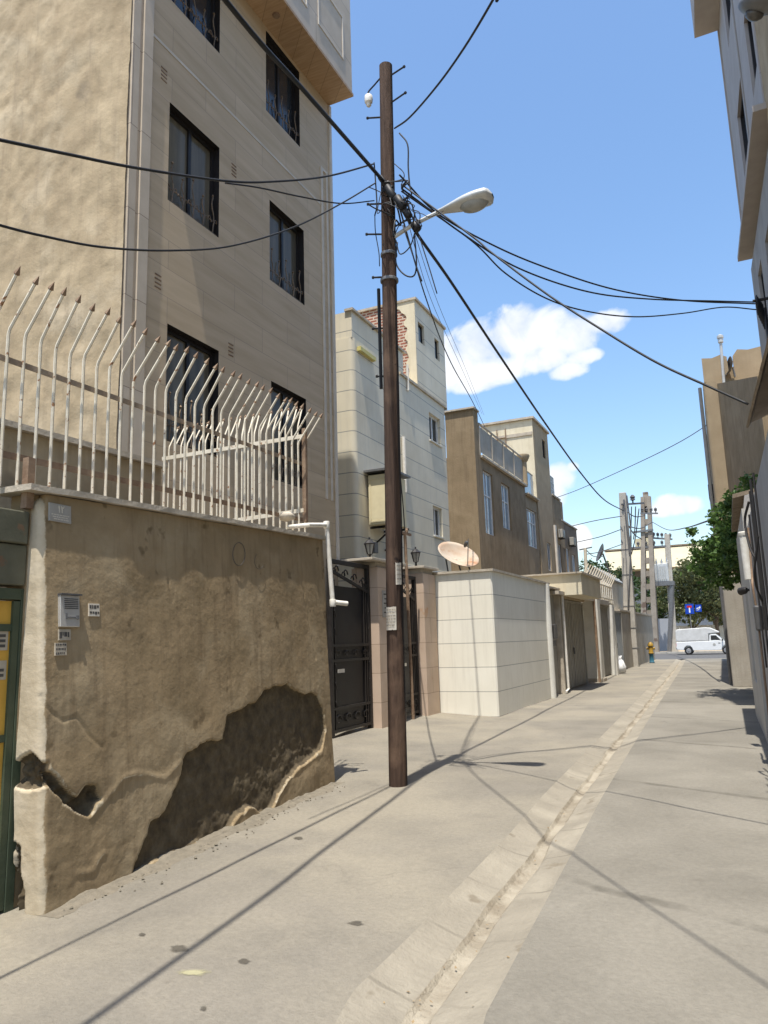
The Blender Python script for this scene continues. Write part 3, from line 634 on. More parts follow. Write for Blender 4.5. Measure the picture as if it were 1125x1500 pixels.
# ------------------------------------------------------------------ beige apartment block
BX = -6.6; BY0 = onX(179, 300, BX).y; BY1 = 12.02
ap = thing('apartment_building', 'beige stone apartment block with rough plastered side wall and dark barred windows', 'building', (BX, BY0, 0))
W_ = lambda a, c: (a, c)
wins = [(7.36,8.47,4.3,5.93),(9.85,10.95,4.25,5.9),(7.31,8.44,7.74,9.26),(9.82,10.94,7.68,9.16),(7.28,8.42,10.92,12.45),(9.72,10.84,10.82,12.42)]
facade(BX, BY0+.42, BY1, -.1, 15.6, wins, .2, -16, ends=False, rmi=1).build('facade', ['beige_cladding', 'frame_dark'], ap)
b = MB(); b.quad((BX,BY1,-.1),(-16,BY1,-.1),(-16,BY1,15.6),(BX,BY1,15.6)); b.build('end_wall', 'plaster_rough', ap)
for h in wins: window(ap, BX, h, 'frame_dark', 'glass_curtain' if h[2] < 9 else 'glass_dark', .15, .06, 1, None, True, curtain=.45)
# corner pilasters left and right, moulded
b = MB(); b.box((BX-.4, BY0+.06, -.1), (BX+.035, BY0+.19, 15.6)); b.box((BX-.3, BY0+.19, -.1), (BX+.012, BY0+.25, 15.6)); b.box((BX-.3, BY0+.25, -.1), (BX+.05, BY0+.42, 15.6)); b.build('corner_trim', 'beige_trim', ap)
b = MB(); b.box((BX, BY1-.42, 4.2), (BX+.02, BY1-.36, 10.9)); b.box((BX, BY1-.22, 4.2), (BX+.02, BY1-.17, 10.9)); b.box((BX, BY1-.36, 10.84), (BX+.018, BY1-.22, 10.9)); b.box((BX, BY1-.06, 3), (BX+.03, BY1+.02, 12.5)); b.build('panel_moulding', 'pale_trim', ap)
b = MB(); b.box((BX-.01, BY0+.43, 10.04), (BX+.008, BY1-.45, 10.085)); b.build('string_line', 'pale_trim', ap)
# vents: small slotted squares
for (y, z) in ((7.12, 9.5), (8.75, 9.0), (7.1, 6.35), (8.7, 5.95)):
    b = MB()
    for k in range(4): b.box((BX, y, z+.06*k), (BX+.006, y+.12, z+.06*k+.02))
    b.build('vent', 'iron_rust', ap)
# cantilevered top storey
cz = 12.5; cq = onZ(516, 141, cz); CXo = cq.x; CY1 = min(cq.y, BY1+.6)
b = MB(); b.box((BX+.002, BY0-.3, cz+.06), (CXo, CY1, 15.9)); b.build('bay', 'beige_trim', ap)
b = MB(); b.box((BX-.002, BY0-.3, cz), (CXo+.02, CY1+.02, cz+.056)); b.build('soffit', 'soffit_timber', ap)
b = MB()
for (y0, y1, z0, z1) in ((CY1-1.35, CY1-.35, cz+.55, cz+1.5), (CY1-2.9, CY1-1.75, cz+.55, cz+1.5), (BY0+.2, CY1-3.2, cz+.55, cz+1.5)):
    b.box((CXo, y0, z0), (CXo+.015, y1, z0+.035)); b.box((CXo, y0, z1), (CXo+.015, y1, z1+.035)); b.box((CXo, y0, z0+.035), (CXo+.015, y0+.035, z1)); b.box((CXo, y1-.035, z0+.035), (CXo+.015, y1, z1))
b.build('fascia_moulding', 'pale_trim', ap)
b = MB(); b.lathe((BX+.3, 9.6, cz-.03), [(.06, 0), (.07, .015), (.07, .03)], 12); b.build('ceiling_vent', 'iron_rust', ap)
# rough plastered side wall facing the camera: displaced sheet
b = MB(); vs = []; nx, nz = 150, 190; X0, X1, Z0, Z1 = -12.5, BX+.012, -.1, 15.6
for i in range(nx+1):
    x = X0+(X1-X0)*(i/nx)
    for j in range(nz+1):
        z = Z0+(Z1-Z0)*j/nz
        wq = fbm(x*.7, z*.7, 15, 3); d = .045*fbm(x*.7+wq*.6, z*.7, 4, 5)+.02*(1-2*abs(fbm(x*1.3+wq, z*2.2+wq*1.5, 8, 5)))+.007*fbm(x*6, z*7, 6, 3)+.03*max(0, fbm(x*.6+3, z*.5, 1, 3))*max(0, fbm(x*9, z*7, 3, 3))
        ex = .0
        if i >= nx-4: ex = .03*fbm(z*3, 5, 1, 3)*(i-nx+4)/4
        vs.append((x+ex*.4, BY0+.03-d*(1 if i < nx-8 else .3+.7*(nx-i)/8), z))
b.add(vs, [(i*(nz+1)+j, (i+1)*(nz+1)+j, (i+1)*(nz+1)+j+1, i*(nz+1)+j+1) for i in range(nx) for j in range(nz)])
b.build('side_wall', 'plaster_rough', ap, smooth=True, recalc=False)

# ------------------------------------------------------------------ iron gates, stone pillars, lanterns
GX = -6.2; gz0 = .09
def iron_gate(label, y0, y1, H, nleaf):
    g = thing('iron_gate', label, 'gate', (GX, (y0+y1)/2, gz0), 'black iron gates between the stone pillars')
    b = MB(); f = .07
    b.box((GX-.04, y0, gz0), (GX+.04, y0+f, H)); b.box((GX-.04, y1-f, gz0), (GX+.04, y1, H)); b.box((GX-.04, y0+f, H-.07), (GX+.04, y1-f, H)); b.build('frame', 'iron_black', g, bevel=.005)
    b = MB(); b.box((GX-.012, y0+f, gz0+.05), (GX+.004, y1-f, H-.45)); b.build('panel', 'iron_sheet', g)
    b = MB(); ym = (y0+y1)/2
    for z in (gz0+.06, gz0+.42, gz0+1.2, gz0+1.45): b.box((GX+.004, y0+f+.004, z), (GX+.034, y1-f-.004, z+.045))
    for y in (y0+.13, y1-.25, y1-.17, y1-.1): b.box((GX+.006, y, gz0+.05), (GX+.03, y+.028, H-.35))
    b.build('stile', 'iron_black', g)
    # sloping brace under an open scroll band
    def SC(*a): q_ = MB(); q_.tube(*a); q_.build('scroll', 'iron_black', g, smooth=True)
    b = MB(); b.bar((GX+.015, y0+f, H-.2), (GX+.015, y1-f, H-.5), .035, .05); b.build('brace', 'iron_black', g); n = 4
    for k in range(n):
        yc = y0+f+(y1-y0-2*f)*(k+.5)/n; zc = H-.12-.19*(k+.5)/n-.04
        pts = [(GX+.015, yc+(.11-.016*q)*cos(q*.75)*.9, zc+(.11-.016*q)*sin(q*.75)) for q in range(7)]; SC(pts, .012, 5)
        pts = [(GX+.015, yc-.05+(.08-.012*q)*cos(-q*.8+pi), zc-.02+(.08-.012*q)*sin(-q*.8+pi)) for q in range(6)]; SC(pts, .01, 5)
    for y in (y0+f+.02, y1-f-.05):
        for k in range(6): z = gz0+.55+k*.3; SC([(GX+.03, y+.06+.03*cos(q*.9), z+.06*q*.5-.1+.03*sin(q*.9)) for q in range(6)], .008, 4)
    for k in range(4):
        yc = y0+f+(y1-y0-2*f)*(k+.5)/4
        SC([(GX+.022, yc+.09*cos(q*.8), gz0+.26+.09*sin(q*.8)*(1-.08*q)) for q in range(7)], .012, 5); SC([(GX+.022, yc+.07*cos(q*.8), gz0+1.34+.06*sin(q*.8)*(1-.08*q)) for q in range(7)], .009, 5)
    b = MB(); b.box((GX+.034, y0+.2, gz0+1.02), (GX+.05, y0+.42, gz0+1.08)); b.build('letter_flap', 'alu', g)
    return g
pY = onX(547, 1066, -6.12).y; pY = 12.45
iron_gate('black iron gate with scrollwork just past the mud plastered wall', 10.95, pY-.02, 3.02, 1)
P2a = onX(612, 1000, GX).y
iron_gate('narrow black iron gate behind the wooden pole', pY+1.12, P2a, 2.95, 1)
def pillar(label, y0, y1, H, capover, group='stone gate pillars'):
    p = thing('gate_pillar', label, 'pillar', (-6.25, (y0+y1)/2, gz0), group)
    b = MB(); b.box((-6.55, y0, -.02), (-6.0, y1, H)); b.build('shaft', 'pillar_stone', p, bevel=.01)
    b = MB(); b.box((-6.5, y0+.02, H+.002), (-6.05, y1-.02, H+.1)); b.box((-6.62, y0-capover, H+.102), (-5.93, y1+.08, H+.15)); b.build('cap', 'coping_stone', p, bevel=.006)
    return p
p1 = pillar('wide beige stone pillar with nameplate, half hidden by the wooden pole', pY, pY+1.1, 2.98, .35)
P2b = 15.36
p2 = pillar('beige stone pillar touching the white marble wall', P2a+.02, P2b, 3.02, .1)
b = MB(); b.box((-6.0, pY+.16, 2.05), (-5.985, pY+.52, 2.55)); npl = tag(b.build('nameplate', 'plaque'), 'grey engraved nameplate on the wide stone pillar', 'plaque')
b = MB()
for k in range(5): b.box((-5.985, pY+.2+.03*(k%2), 2.13+.085*k), (-5.983, pY+.48-.04*(k%3), 2.155+.085*k))
b.build('engraving', 'ink', npl)
def lantern(label, x, y, z, s=1.0):
    l = thing('lantern', label, 'lantern', (x, y, z), 'iron lanterns on the gate pillars')
    b = MB(); b.lathe((x,y,z), [(.08*s,0),(.07*s,.02),(.025*s,.04),(.02*s,.1),(.05*s,.12)], 10); b.build('base', 'iron_black', l, smooth=True, auto=True)
    b = MB(); b.lathe((x,y,z+.12*s), [(.05*s,0),(.095*s,.18*s),(.095*s,.19*s)], 6); b.build('glass', 'lamp_lens', l)
    b = MB()
    for k in range(6): a = 2*pi*k/6; b.bar((x+.052*s*cos(a), y+.052*s*sin(a), z+.12*s), (x+.1*s*cos(a), y+.1*s*sin(a), z+.31*s), .012, .012)
    b.lathe((x,y,z+.31*s), [(.11*s,0),(.115*s,.015*s),(.05*s,.08*s),(.015*s,.1*s),(.02*s,.13*s),(.003,.15*s)], 10); b.build('cage', 'iron_black', l)
lantern('black lantern on the wide stone pillar, left of the wooden pole', -6.25, pY+.2, 3.132)
lantern('black lantern with pale top on the pillar by the white marble wall', -6.25, (P2a+P2b)/2-.1, 3.172)
# iron mast with cross bar behind the pole
mx = onX(600, 900, -6.05); mt = onX(596, 780, -6.05)
ms = thing('iron_mast', 'thin rusty mast with a cross bar rising behind the narrow gate', 'mast', (-6.05, mx.y, .1))
b = MB(); b.tube([(-6.05, mx.y, .0), (-6.05, mx.y-.1, mt.z)], .035, 8); b.build('pole', 'iron_rust', ms, smooth=True, auto=True)
b = MB(); b.bar((-6.05, mx.y-.4, mt.z-.03), (-6.05, mx.y+.2, mt.z-.03), .04, .05); b.lathe((-6.05, mx.y, mt.z), [(.03,0),(.035,.04),(.02,.09)], 8); b.build('cross_bar', 'iron_rust', ms)

# ------------------------------------------------------------------ white stone house behind the gates
WX = -7.7; WY0 = onX(519, 600, WX).y; WY1 = onX(657, 700, WX).y
wh = thing('white_house', 'white stone house with a brick backed stair tower on its roof', 'building', (WX, WY0, 0))
zt = onX(519, 457, WX).z; ww = []
for a, c in (((628,603),(646,654)), ((634,740),(649,788))):
    p, q = onX(*a, WX), onX(*c, WX); ww.append((p.y, q.y, q.z, p.z))
ze = onX(651, 597, WX).z
def rounded_house(b, x, y0, y1, z0, z1, back, r, holes):
    f = facade(x, y0+r, y1-r, z0, z1, holes, .18); b.v, b.f, b.mi = f.v, f.f, f.mi
    ns = 8
    for (cy, s) in ((y0+r, -1), (y1-r, 1)):
        pts = [(x-r+r*cos(a*pi/2/ns), cy+s*r*sin(a*pi/2/ns)) for a in range(ns+1)]+[(back, cy+s*r)]
        for (ax, ay), (bx, by) in zip(pts, pts[1:]): b.quad((ax,ay,z0),(bx,by,z0),(bx,by,z1),(ax,ay,z1))
    b.quad((x-r,y0,z1),(x-r,y1,z1),(back,y1,z1),(back,y0,z1)); b.quad((x,y0+r,z1),(x,y1-r,z1),(x-r,y1-r,z1),(x-r,y0+r,z1))
    return b
b = rounded_house(MB(), WX, WY0, WY1, -.1, ze+.05, -13, .14, ww); b.build('facade', 'white_stone', wh, smooth=True, auto=True)
for h in ww: window(wh, WX, h, 'frame_white', 'glass_dark', .14, .06, 1, None, False, sill='white_plain')
# small high windows left of the pole's right edge
b = MB(); b.box((WX-2, WY0+.02, ze+.052), (WX-.03, onX(592, 535, WX).y, zt)); b.build('parapet', 'white_stone', wh)
b = MB(); b.box((WX-.2, WY0-.03, zt+.002), (WX+.03, onX(592, 520, WX).y+.1, zt+.06)); b.box((WX, onX(585,560,WX).y, ze-.02), (WX+.05, WY1-.1, ze+.05)); b.build('parapet_coping', 'coping_stone', wh)
TY0 = onX(609, 460, WX).y; TZ = onX(609, 440, WX).z; TY1 = onX(651, 490, WX).y
tw = []
for a, c in (((613,470),(623,507)), ((637,494),(645,530))):
    p, q = onX(*a, WX), onX(*c, WX); tw.append((p.y, q.y, q.z, p.z))
f = facade(WX-.02, TY0, TY1, ze+.053, TZ, tw, .15, WX-2.6, ends=False); f.quad((WX-.02,TY1,ze),(WX-2.6,TY1,ze),(WX-2.6,TY1,TZ),(WX-.02,TY1,TZ)); f.build('stair_tower', 'white_stone', wh)
for h in tw: window(wh, WX-.02, h, 'frame_dark', 'glass_pale', .12, .05, 0)
# brick back wall facing the camera, with a ragged render margin at the street corner
b = MB(); b.quad((WX-2.6, TY0, zt-.6), (WX-.03, TY0, zt-.6), (WX-.03, TY0, TZ), (WX-2.6, TY0, TZ)); b.build('brick_wall', 'brick_red', wh)
b = MB(); ring = [(WX-.02, TY0-.03, ze), (WX-.02, TY0-.03, TZ)]; nn = 26
for k in range(nn+1):
    z = TZ-(TZ-ze)*k/nn; wd = .55 if k < 2 else (.3+.07*((k//2) % 2)+.07*fbm(k*.7, 2, 2, 2)-.002*k)
    if k < 5: wd += .2*(1-k/5)
    ring.append((WX-wd, TY0-.03, z))
b.prism(ring, (0, .028, 0)); b.build('render_margin', 'render_cream', wh)
b = MB(); b.box((WX-2.65, TY0-.06, TZ+.002), (WX+.04, TY1+.06, TZ+.07)); b.build('tower_coping', 'coping_stone', wh)
b = MB(); q0 = onX(600, 537, WX+.04); b.tube([(WX+.03, q0.y-.15, q0.z), (WX+.03, q0.y-.15, q0.z-.75)], .04, 8); b.build('rain_pipe', 'pipe_white', wh, smooth=True, auto=True); b = MB(); q = onX(591, 640, WX+.05); q2 = onX(595, 722, WX+.05); b.tube([(WX+.05, q.y, q.z), (WX+.05, q.y, q2.z)], .05, 8); b.build('rain_pipe', 'pipe_white', wh, smooth=True, auto=True)
b = MB(); q = onX(523, 508, WX); q2 = onX(538, 528, WX); b.box((WX, q.y, q.z-.1), (WX+.1, q2.y+.3, q.z)); b.build('canopy_strip', 'yellow_paint', wh)
b = MB(); q = onX(537, 683, WX); b.box((WX, WY0+.4, 5.56), (WX+.7, WY0+1.6, 5.61)); b.build('canopy', 'steel_grey', wh)
b = MB(); b.box((WX, WY0+.25, 3.5), (WX+.03, WY1-.2, 3.56)); b.build('plinth_line', 'white_plain', wh)
# evaporative cooler on brackets
cl = thing('evaporative_cooler', 'cream box cooler on a bracket against the white stone house', 'cooler', (WX+.4, WY0+1.1, 4.1))
b = MB(); b.box((WX+.06, WY0+.5, 4.3), (WX+.62, WY0+1.45, 5.5)); b.build('cabinet', 'cooler_cream', cl, bevel=.02)
b = MB()
for z in (4.36, 5.38): b.box((WX+.1, WY0+.488, z), (WX+.58, WY0+.502, z+.03))
for x in (WX+.1, WX+.55): b.box((x, WY0+.488, 4.39), (x+.03, WY0+.502, 5.38))
b.build('panel_rim', 'cooler_cream', cl)
b = MB()
for y in (WY0+.7, WY0+1.45): b.bar((WX, y, 4.27), (WX+.66, y, 4.27), .04, .05); b.bar((WX+.01, y, 3.8), (WX+.6, y, 4.24), .035, .035)
b.build('bracket', 'iron_black', cl)
b = MB(); b.box((WX+.02, WY0+.5, 3.65), (WX+.2, WY0+.68, 3.9)); 
tag(b.build('meter_box', 'steel_grey', bevel=.01), 'small grey wire basket box under the cream cooler', 'box')

# ------------------------------------------------------------------ white marble yard wall with satellite dish
MX = -4.72; MY0 = 15.41; MY1 = 20.6; MZ = 3.03
mw_ = thing('marble_wall', 'bright white marble clad yard wall block with flat coping', 'wall', (MX, MY0, 0))
b = MB(); r = .04
ring = [(MX, MY1), (MX, MY0+.03), (MX-.03, MY0), (-6.56, MY0), (-6.56, MY0+.3), (MX-.35, MY0+.3), (MX-.35, MY1)]
b.prism([(x, y, -.05) for x, y in ring], (0, 0, MZ+.05)); b.build('cladding', 'white_marble', mw_)
b = MB(); ring = [(MX+.05, MY1+.05), (MX+.05, MY0-.05), (-6.6, MY0-.05), (-6.6, MY0+.35), (MX-.4, MY0+.35), (MX-.4, MY1+.05)]
b.prism([(x, y, MZ+.002) for x, y in ring], (0, 0, .05)); b.build('coping', 'coping_stone', mw_)
b = MB()   # half-round pilaster at its far end
ns = 8; pts = [(MX-.02+.14*cos(-pi/2+pi*k/ns)*.9, MY1-.28+.14*sin(-pi/2+pi*k/ns), -.02) for k in range(ns+1)]; b.prism(pts, (0, 0, MZ+.015)); b.build('pilaster', 'white_plain', mw_, smooth=True, auto=True)
q = onY(630, 915, MY0-.3)
b = MB(); b.box((-6.5, MY0-.16, 1.7), (-6.3, MY0-.005, 2.15)); mb = tag(b.build('electric_box', 'white_plain', bevel=.008), 'small white electric box in the corner of marble wall and pillar', 'box')
b = MB(); b.box((-6.46, MY0-.168, 1.8), (-6.36, MY0-.161, 2.0)); b.build('box_window', 'glass_dark', mb)
dc = onY(670, 815, MY0+1.1); 
sd = thing('satellite_dish', 'rust stained white satellite dish lying on the marble wall', 'dish', (dc.x, dc.y, MZ+.05))
nrm = Vector((.56, -.40, .74)).normalized(); a1 = nrm.orthogonal().normalized(); a1 = Vector((0,0,1)).cross(nrm).normalized(); a2 = nrm.cross(a1)
b = MB(); vs = []; nr, na = 8, 36
for i in range(nr+1):
    rr = .52*i/nr
    for k in range(na): th = 2*pi*k/na; vs.append(dc+a1*rr*cos(th)+a2*rr*.95*sin(th)+nrm*(.17*(rr/.52)**2-.1))
b.add(vs, [(i*na+k, i*na+(k+1)%na, (i+1)*na+(k+1)%na, (i+1)*na+k) for i in range(nr) for k in range(na)])
o = b.build('reflector', 'dish_rust', sd, smooth=True); so_ = o.modifiers.new('Solid', 'SOLIDIFY'); so_.thickness = .012
b = MB(); fp = dc+nrm*.58-a2*.1; b.tube([dc-a2*.48+nrm*.06, fp], .012, 6); b.build('feed_arm', 'steel_grey', sd)
b = MB(); b.lathe(fp-nrm*.08, [(.03,0),(.045,.03),(.04,.12),(.02,.16)], 10, axis=-nrm); b.build('receiver', 'alu_dark', sd)
b = MB()
for k in (-.28, .05, .3): b.tube([dc+a1*k-nrm*.1, Vector((dc.x+k, dc.y+.15, MZ+.0))], .02, 6)
b.lathe((dc.x, dc.y+.2, MZ-.2), [(.16,0),(.16,.3),(.1,.34)], 10); b.build('mount', 'alu_dark', sd)

# ------------------------------------------------------------------ brown rendered house and the row behind it
RX = -7.7; HY0 = onX(698, 700, RX).y; HY1 = onX(776, 800, RX).y
bh = thing('brown_house', 'dark brown rendered house with two tall white framed windows', 'building', (RX, HY0, 0))
hz = onX(775, 690, RX).z; hz = onX(752, 672, RX).z; hw = []
for a, c in (((707,687),(726,786)), ((734,706),(750,778))):
    p, q = onX(*a, RX), onX(*c, RX); hw.append((p.y, q.y, q.z, p.z))
zroof = onX(700, 615, RX).z
facade(RX, HY0, HY1-.2, -.1, 7.9, hw, .16, -14).build('facade', 'render_brown', bh)
for h in hw: window(bh, RX, h, 'frame_white', 'glass_pale', .12, .05, 1, .62)
ct = onX(697, 602, RX).z
b = MB(); b.box((-8.75, HY0+.001, 7.902), (RX-.001, HY0+.5, ct)); b.build('corner_parapet', 'render_brown', bh)
b = MB(); b.box((-8.85, HY0-.08, ct+.002), (RX+.05, HY0+.55, ct+.06)); b.box((RX-.3, HY0+.55, 7.902), (RX+.12, HY1-.15, 7.98)); b.build('coping', 'coping_stone', bh)
b = MB(); y0, y1 = HY0+.55, HY1-.25
for k in range(5): y = y0+(y1-y0)*k/4; b.bar((RX, y, 7.98), (RX, y, 9.15), .05, .05, up=(0,1,0))
b.box((RX-.02, y0, 8.12), (RX-.012, y1, 9.05)); b.bar((RX, y0, 9.15), (RX, y1, 9.15), .05, .05); b.build('roof_railing', 'plaster_grey', bh)
for o_ in (0,):
    b = MB(); pc = (RX, y1+.05, 7.98); b.lathe(pc, [(.14,0),(.14,1.0),(.2,1.06),(.28,1.25),(.27,1.32),(.05,1.3)], 12); b.build('roof_urn', 'render_tan', bh, smooth=True, auto=True)
# link house with large pale window and glass balcony
LY0, LY1 = HY1-.19, onX(786, 800, RX).y+.6
lh = thing('link_house', 'narrow tan house with one big pale window and blue glazed balcony', 'building', (RX, LY0, 0))
p, q = onX(757,731,RX), onX(773,800,RX); lw = [(LY0+.12, LY0+1.75, q.z+.05, p.z-.1)]
facade(RX-.02, LY0+.001, LY1, -.1, 7.6, lw, .14, -14).build('facade', 'render_tan', lh)
for h in lw: window(lh, RX-.02, h, 'frame_white', 'glass_pale', .1, .06, 2, .66)
b = MB(); b.box((RX-.12, LY0+.05, 7.66), (RX-.1, LY1-.1, 8.75)); b.build('balcony_glass', 'glass_pale', lh)
b = MB(); b.box((RX-.6, LY0+.02, 7.602), (RX+.15, LY1, 7.66)); b.bar((RX-.11, LY0+.05, 8.78), (RX-.11, LY1-.1, 8.78), .05, .05); b.build('balcony_frame', 'coping_stone', lh)
# cream stair tower house
SY0, SY1 = LY1+.002, onX(805, 700, RX).y
st = thing('tower_house', 'tall cream and tan stair tower house with a sunlit side', 'building', (RX, SY0, 0))
tz = onX(769, 604, RX).z
p, q = onX(791, 800, RX), onX(796, 838, RX); sw = [(SY0+1.3, SY0+2.0, 4.6, 5.9)]
xl = onY(704, 612, SY0).x
facade(RX+.03, SY0, SY1, -.1, tz, sw+[(SY0+1.7, SY0+2.3, 10.0, 10.9)], .14, xl).build('facade', 'render_tan', st)
for h in sw: window(st, RX+.03, h, 'frame_white', 'glass_dark', .1, .05, 1)
window(st, RX+.03, (SY0+1.7, SY0+2.3, 10.0, 10.9), 'frame_dark', 'glass_dark', .1, .05, 0)
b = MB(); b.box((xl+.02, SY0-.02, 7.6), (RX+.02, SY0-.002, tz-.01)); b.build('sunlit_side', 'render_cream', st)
b = MB(); b.box((xl-.05, SY0-.12, tz+.002), (RX+.12, SY1+.1, tz+.1)); b.box((xl, SY0-.06, tz-.75), (RX+.0, SY0-.021, tz-.6)); b.build('coping', 'coping_stone', st)
b = MB(); lq = onY(735, 650, SY0-.08)
for dx in (-.2, .2): b.tube([(lq.x+dx, SY0-.08, 8), (lq.x+dx, SY0-.08, tz-.3)], .03, 6)
for k in range(7): b.tube([(lq.x-.2, SY0-.08, 8.2+.42*k), (lq.x+.2, SY0-.08, 8.2+.42*k)], .02, 6)
b.build('ladder', 'iron_rust', st)
# two more row houses
r5 = thing('row_house', 'dark tan row house with roof railing, before the last house of the left row', 'building', (RX, SY1, 0), 'row houses at the far left')
Y5 = onX(820, 740, RX).y; z5 = onX(812, 728, RX).z
hw5 = [(SY1+.9, SY1+1.5, 4.6, 6.1), (SY1+2.0, SY1+2.6, 4.6, 6.0)]
facade(RX, SY1+.003, Y5, -.1, z5, hw5, .14, -14).build('facade', 'render_brown', r5)
for h in hw5: window(r5, RX, h, 'frame_white', 'glass_dark', .1, .05, 1)
b = MB(); y0, y1 = SY1+.1, Y5-.9
for k in range(9): y = y0+(y1-y0)*k/8; b.bar((RX-.05, y, z5), (RX-.05, y, z5+1.0), .03, .03, up=(0,1,0))
for h in (.35, .7, 1.0): b.bar((RX-.05, y0, z5+h), (RX-.05, y1, z5+h), .035, .035)
b.build('roof_railing', 'lamp_grey', r5)
b = MB(); b.box((RX-.1, SY1-.02, 4.0), (RX+.12, SY1+.22, 6.9)); b.build('pilaster', 'pale_trim', r5)
b = MB(); b.box((RX-.2, SY1+.25, z5+.002), (RX+.06, Y5+.05, z5+.07)); b.build('coping', 'coping_stone', r5)
r6 = thing('row_house', 'last dark row house at the far left, lower than its neighbour', 'building', (RX, Y5, 0), 'row houses at the far left')
Y6 = onX(846, 790, RX).y; z6 = onX(844, 776, RX).z
hw6 = [(Y5+.9, Y5+1.6, 4.7, 6.1), (Y5+2.3, Y5+3.2, 4.6, 5.9)]
facade(RX-.03, Y5+.003, Y6, -.1, z6, hw6, .14, -14).build('facade', 'render_dark', r6)
for h in hw6: window(r6, RX-.03, h, 'frame_white', 'glass_pale', .1, .05, 1)
b = MB(); b.box((RX-.25, Y5+.06, z6+.002), (RX+.03, Y6+.05, z6+.07)); b.build('coping', 'coping_stone', r6)
for i, (y, z, l) in enumerate(((Y5-.7, 6.4, 'small air conditioner high on the railed row house'), (Y5+1.95, 6.3, 'small air conditioner on the last dark row house'))):
    a = thing('air_conditioner', l, 'air conditioner', (RX+.3, y, z), 'air conditioners on the far row houses')
    b = MB(); b.box((RX+.03, y-.3, z), (RX+.25, y+.3, z+.42)); b.build('casing', 'metal_gate', a, bevel=.02)
    b = MB(); b.lathe((RX+.25, y, z+.21), [(.16,0),(.17,.01),(.03,.02)], 14, axis=(1,0,0)); b.build('fan_grille', 'alu_dark', a)
    b = MB(); b.bar((RX, y-.2, z-.02), (RX+.25, y-.2, z-.02), .04, .04); b.bar((RX, y+.2, z-.02), (RX+.25, y+.2, z-.02), .04, .04); b.build('bracket', 'iron_black', a)
# ------------------------------------------------------------------ yard walls and doors further along the left side
gw = thing('service_door', 'narrow dark door bay with meters right after the marble wall', 'door', (MX-.1, 21, 0))
GY0 = MY1+.06; GY1 = onX(826, 960, MX).y
b = MB(); b.box((MX-.3, GY0, -.05), (MX-.16, GY1, 2.95)); b.build('panel', 'metal_gate', gw)
b = MB(); b.box((MX-.4, GY0, 2.952), (MX+.02, GY1+.03, 3.0)); b.box((MX-.16, GY1-.12, -.05), (MX+.0, GY1, 2.951)); b.build('frame', 'coping_stone', gw)
gm = thing('meter_cabinet', 'dark electricity meters and wiring in the narrow door bay', 'meter', (MX-.1, (GY0+GY1)/2, 1.6))
ym = GY0+.35
b = MB(); b.box((MX-.159, ym, 1.55), (MX+.03, ym+.3, 1.95)); b.box((MX-.159, ym-.05, 1.35), (MX-.02, ym+.32, 1.5)); b.build('casing', 'alu_dark', gm, bevel=.01)
b = MB(); b.tube(smooth_pts([(MX-.1, ym+.1, 1.95), (MX-.08, ym+.05, 2.3), (MX-.1, ym+.15, 2.6), (MX-.12, ym+.1, 2.93)], 4), .018, 6); b.tube([(MX-.13, ym+.22, 1.95), (MX-.13, ym+.22, 2.93)], .025, 6); b.build('conduit', 'alu', gm)
b = MB(); b.tube([(MX+.06, GY1+.05, 2.85), (MX+.06, GY1+.05, .12), (MX+.06, GY1-.35, .05)], .035, 8); tag(b.build('drain_pipe', 'pipe_white', smooth=True, auto=True), 'white drain pipe running down beside the grey sheet gate', 'pipe')
# grey sheet-metal gate
sx0 = MX-.12; EY1 = onX(862, 950, MX).y
def sheet_gate(label, x, y0, y1, H, m, posts='metal_gate'):
    g = thing('sheet_gate', label, 'gate', (x, (y0+y1)/2, 0), 'grey sheet metal gates on the left')
    b = MB(); n = int((y1-y0)/.12); 
    for k in range(n): ya = y0+(y1-y0)*k/n; b.box((x-.03, ya+.006, .06), (x+(.012 if k % 2 else 0), y0+(y1-y0)*(k+1)/n-.001, H))
    b.build('panel', m, g)
    b = MB(); b.box((x-.05, y0-.06, -.03), (x+.05, y0+.004, H+.05)); b.box((x-.05, y1-.004, -.03), (x+.05, y1+.06, H+.05)); b.box((x-.05, y0+.005, H+.001), (x+.05, y1-.005, H+.06)); b.box((x+.013, (y0+y1)/2-.03, .06), (x+.03, (y0+y1)/2+.03, H)); b.build('frame', posts, g)
    b = MB(); b.box((x+.03, (y0+y1)/2-.12, 1.05), (x+.07, (y0+y1)/2-.08, 1.25)); b.build('handle', 'alu_dark', g)
    return g
sheet_gate('wide grey ribbed sheet gate under a thick worn lintel', sx0, GY1+.2, EY1-.15, 2.65, 'metal_gate')
lb = thing('gate_lintel', 'thick worn plaster lintel over the wide grey sheet gate', 'lintel', (sx0, GY1, 2.7))
b = MB(); b.box((sx0-.25, GY1+.1, 2.73), (sx0+.12, EY1-.05, 2.88)); b.build('beam', 'plaster_rough', lb, bevel=.03)
# cream volume with flat canopy
q0 = onY(784, 850, 22.2); q1 = onY(851, 845, 22.2); zb = onY(815, 842, 22.2).z
cv = thing('porch_block', 'low cream porch block with sunlit end and flat canopy slab', 'porch', (q1.x, 22.2, 0))
b = MB(); b.box((q0.x-.8, 22.2, 2.8), (q1.x, 25.5, zb)); b.build('block', 'render_cream', cv)
b = MB(); b.box((q0.x-.85, 22.12, zb+.002), (q1.x+.05, 25.6, zb+.05)); cz_ = onX(850, 875, -4.66).z; b.box((-6.0, 21.4, cz_-.05), (-4.6, 27.6, cz_+.05)); b.build('canopy', 'coping_stone', cv)
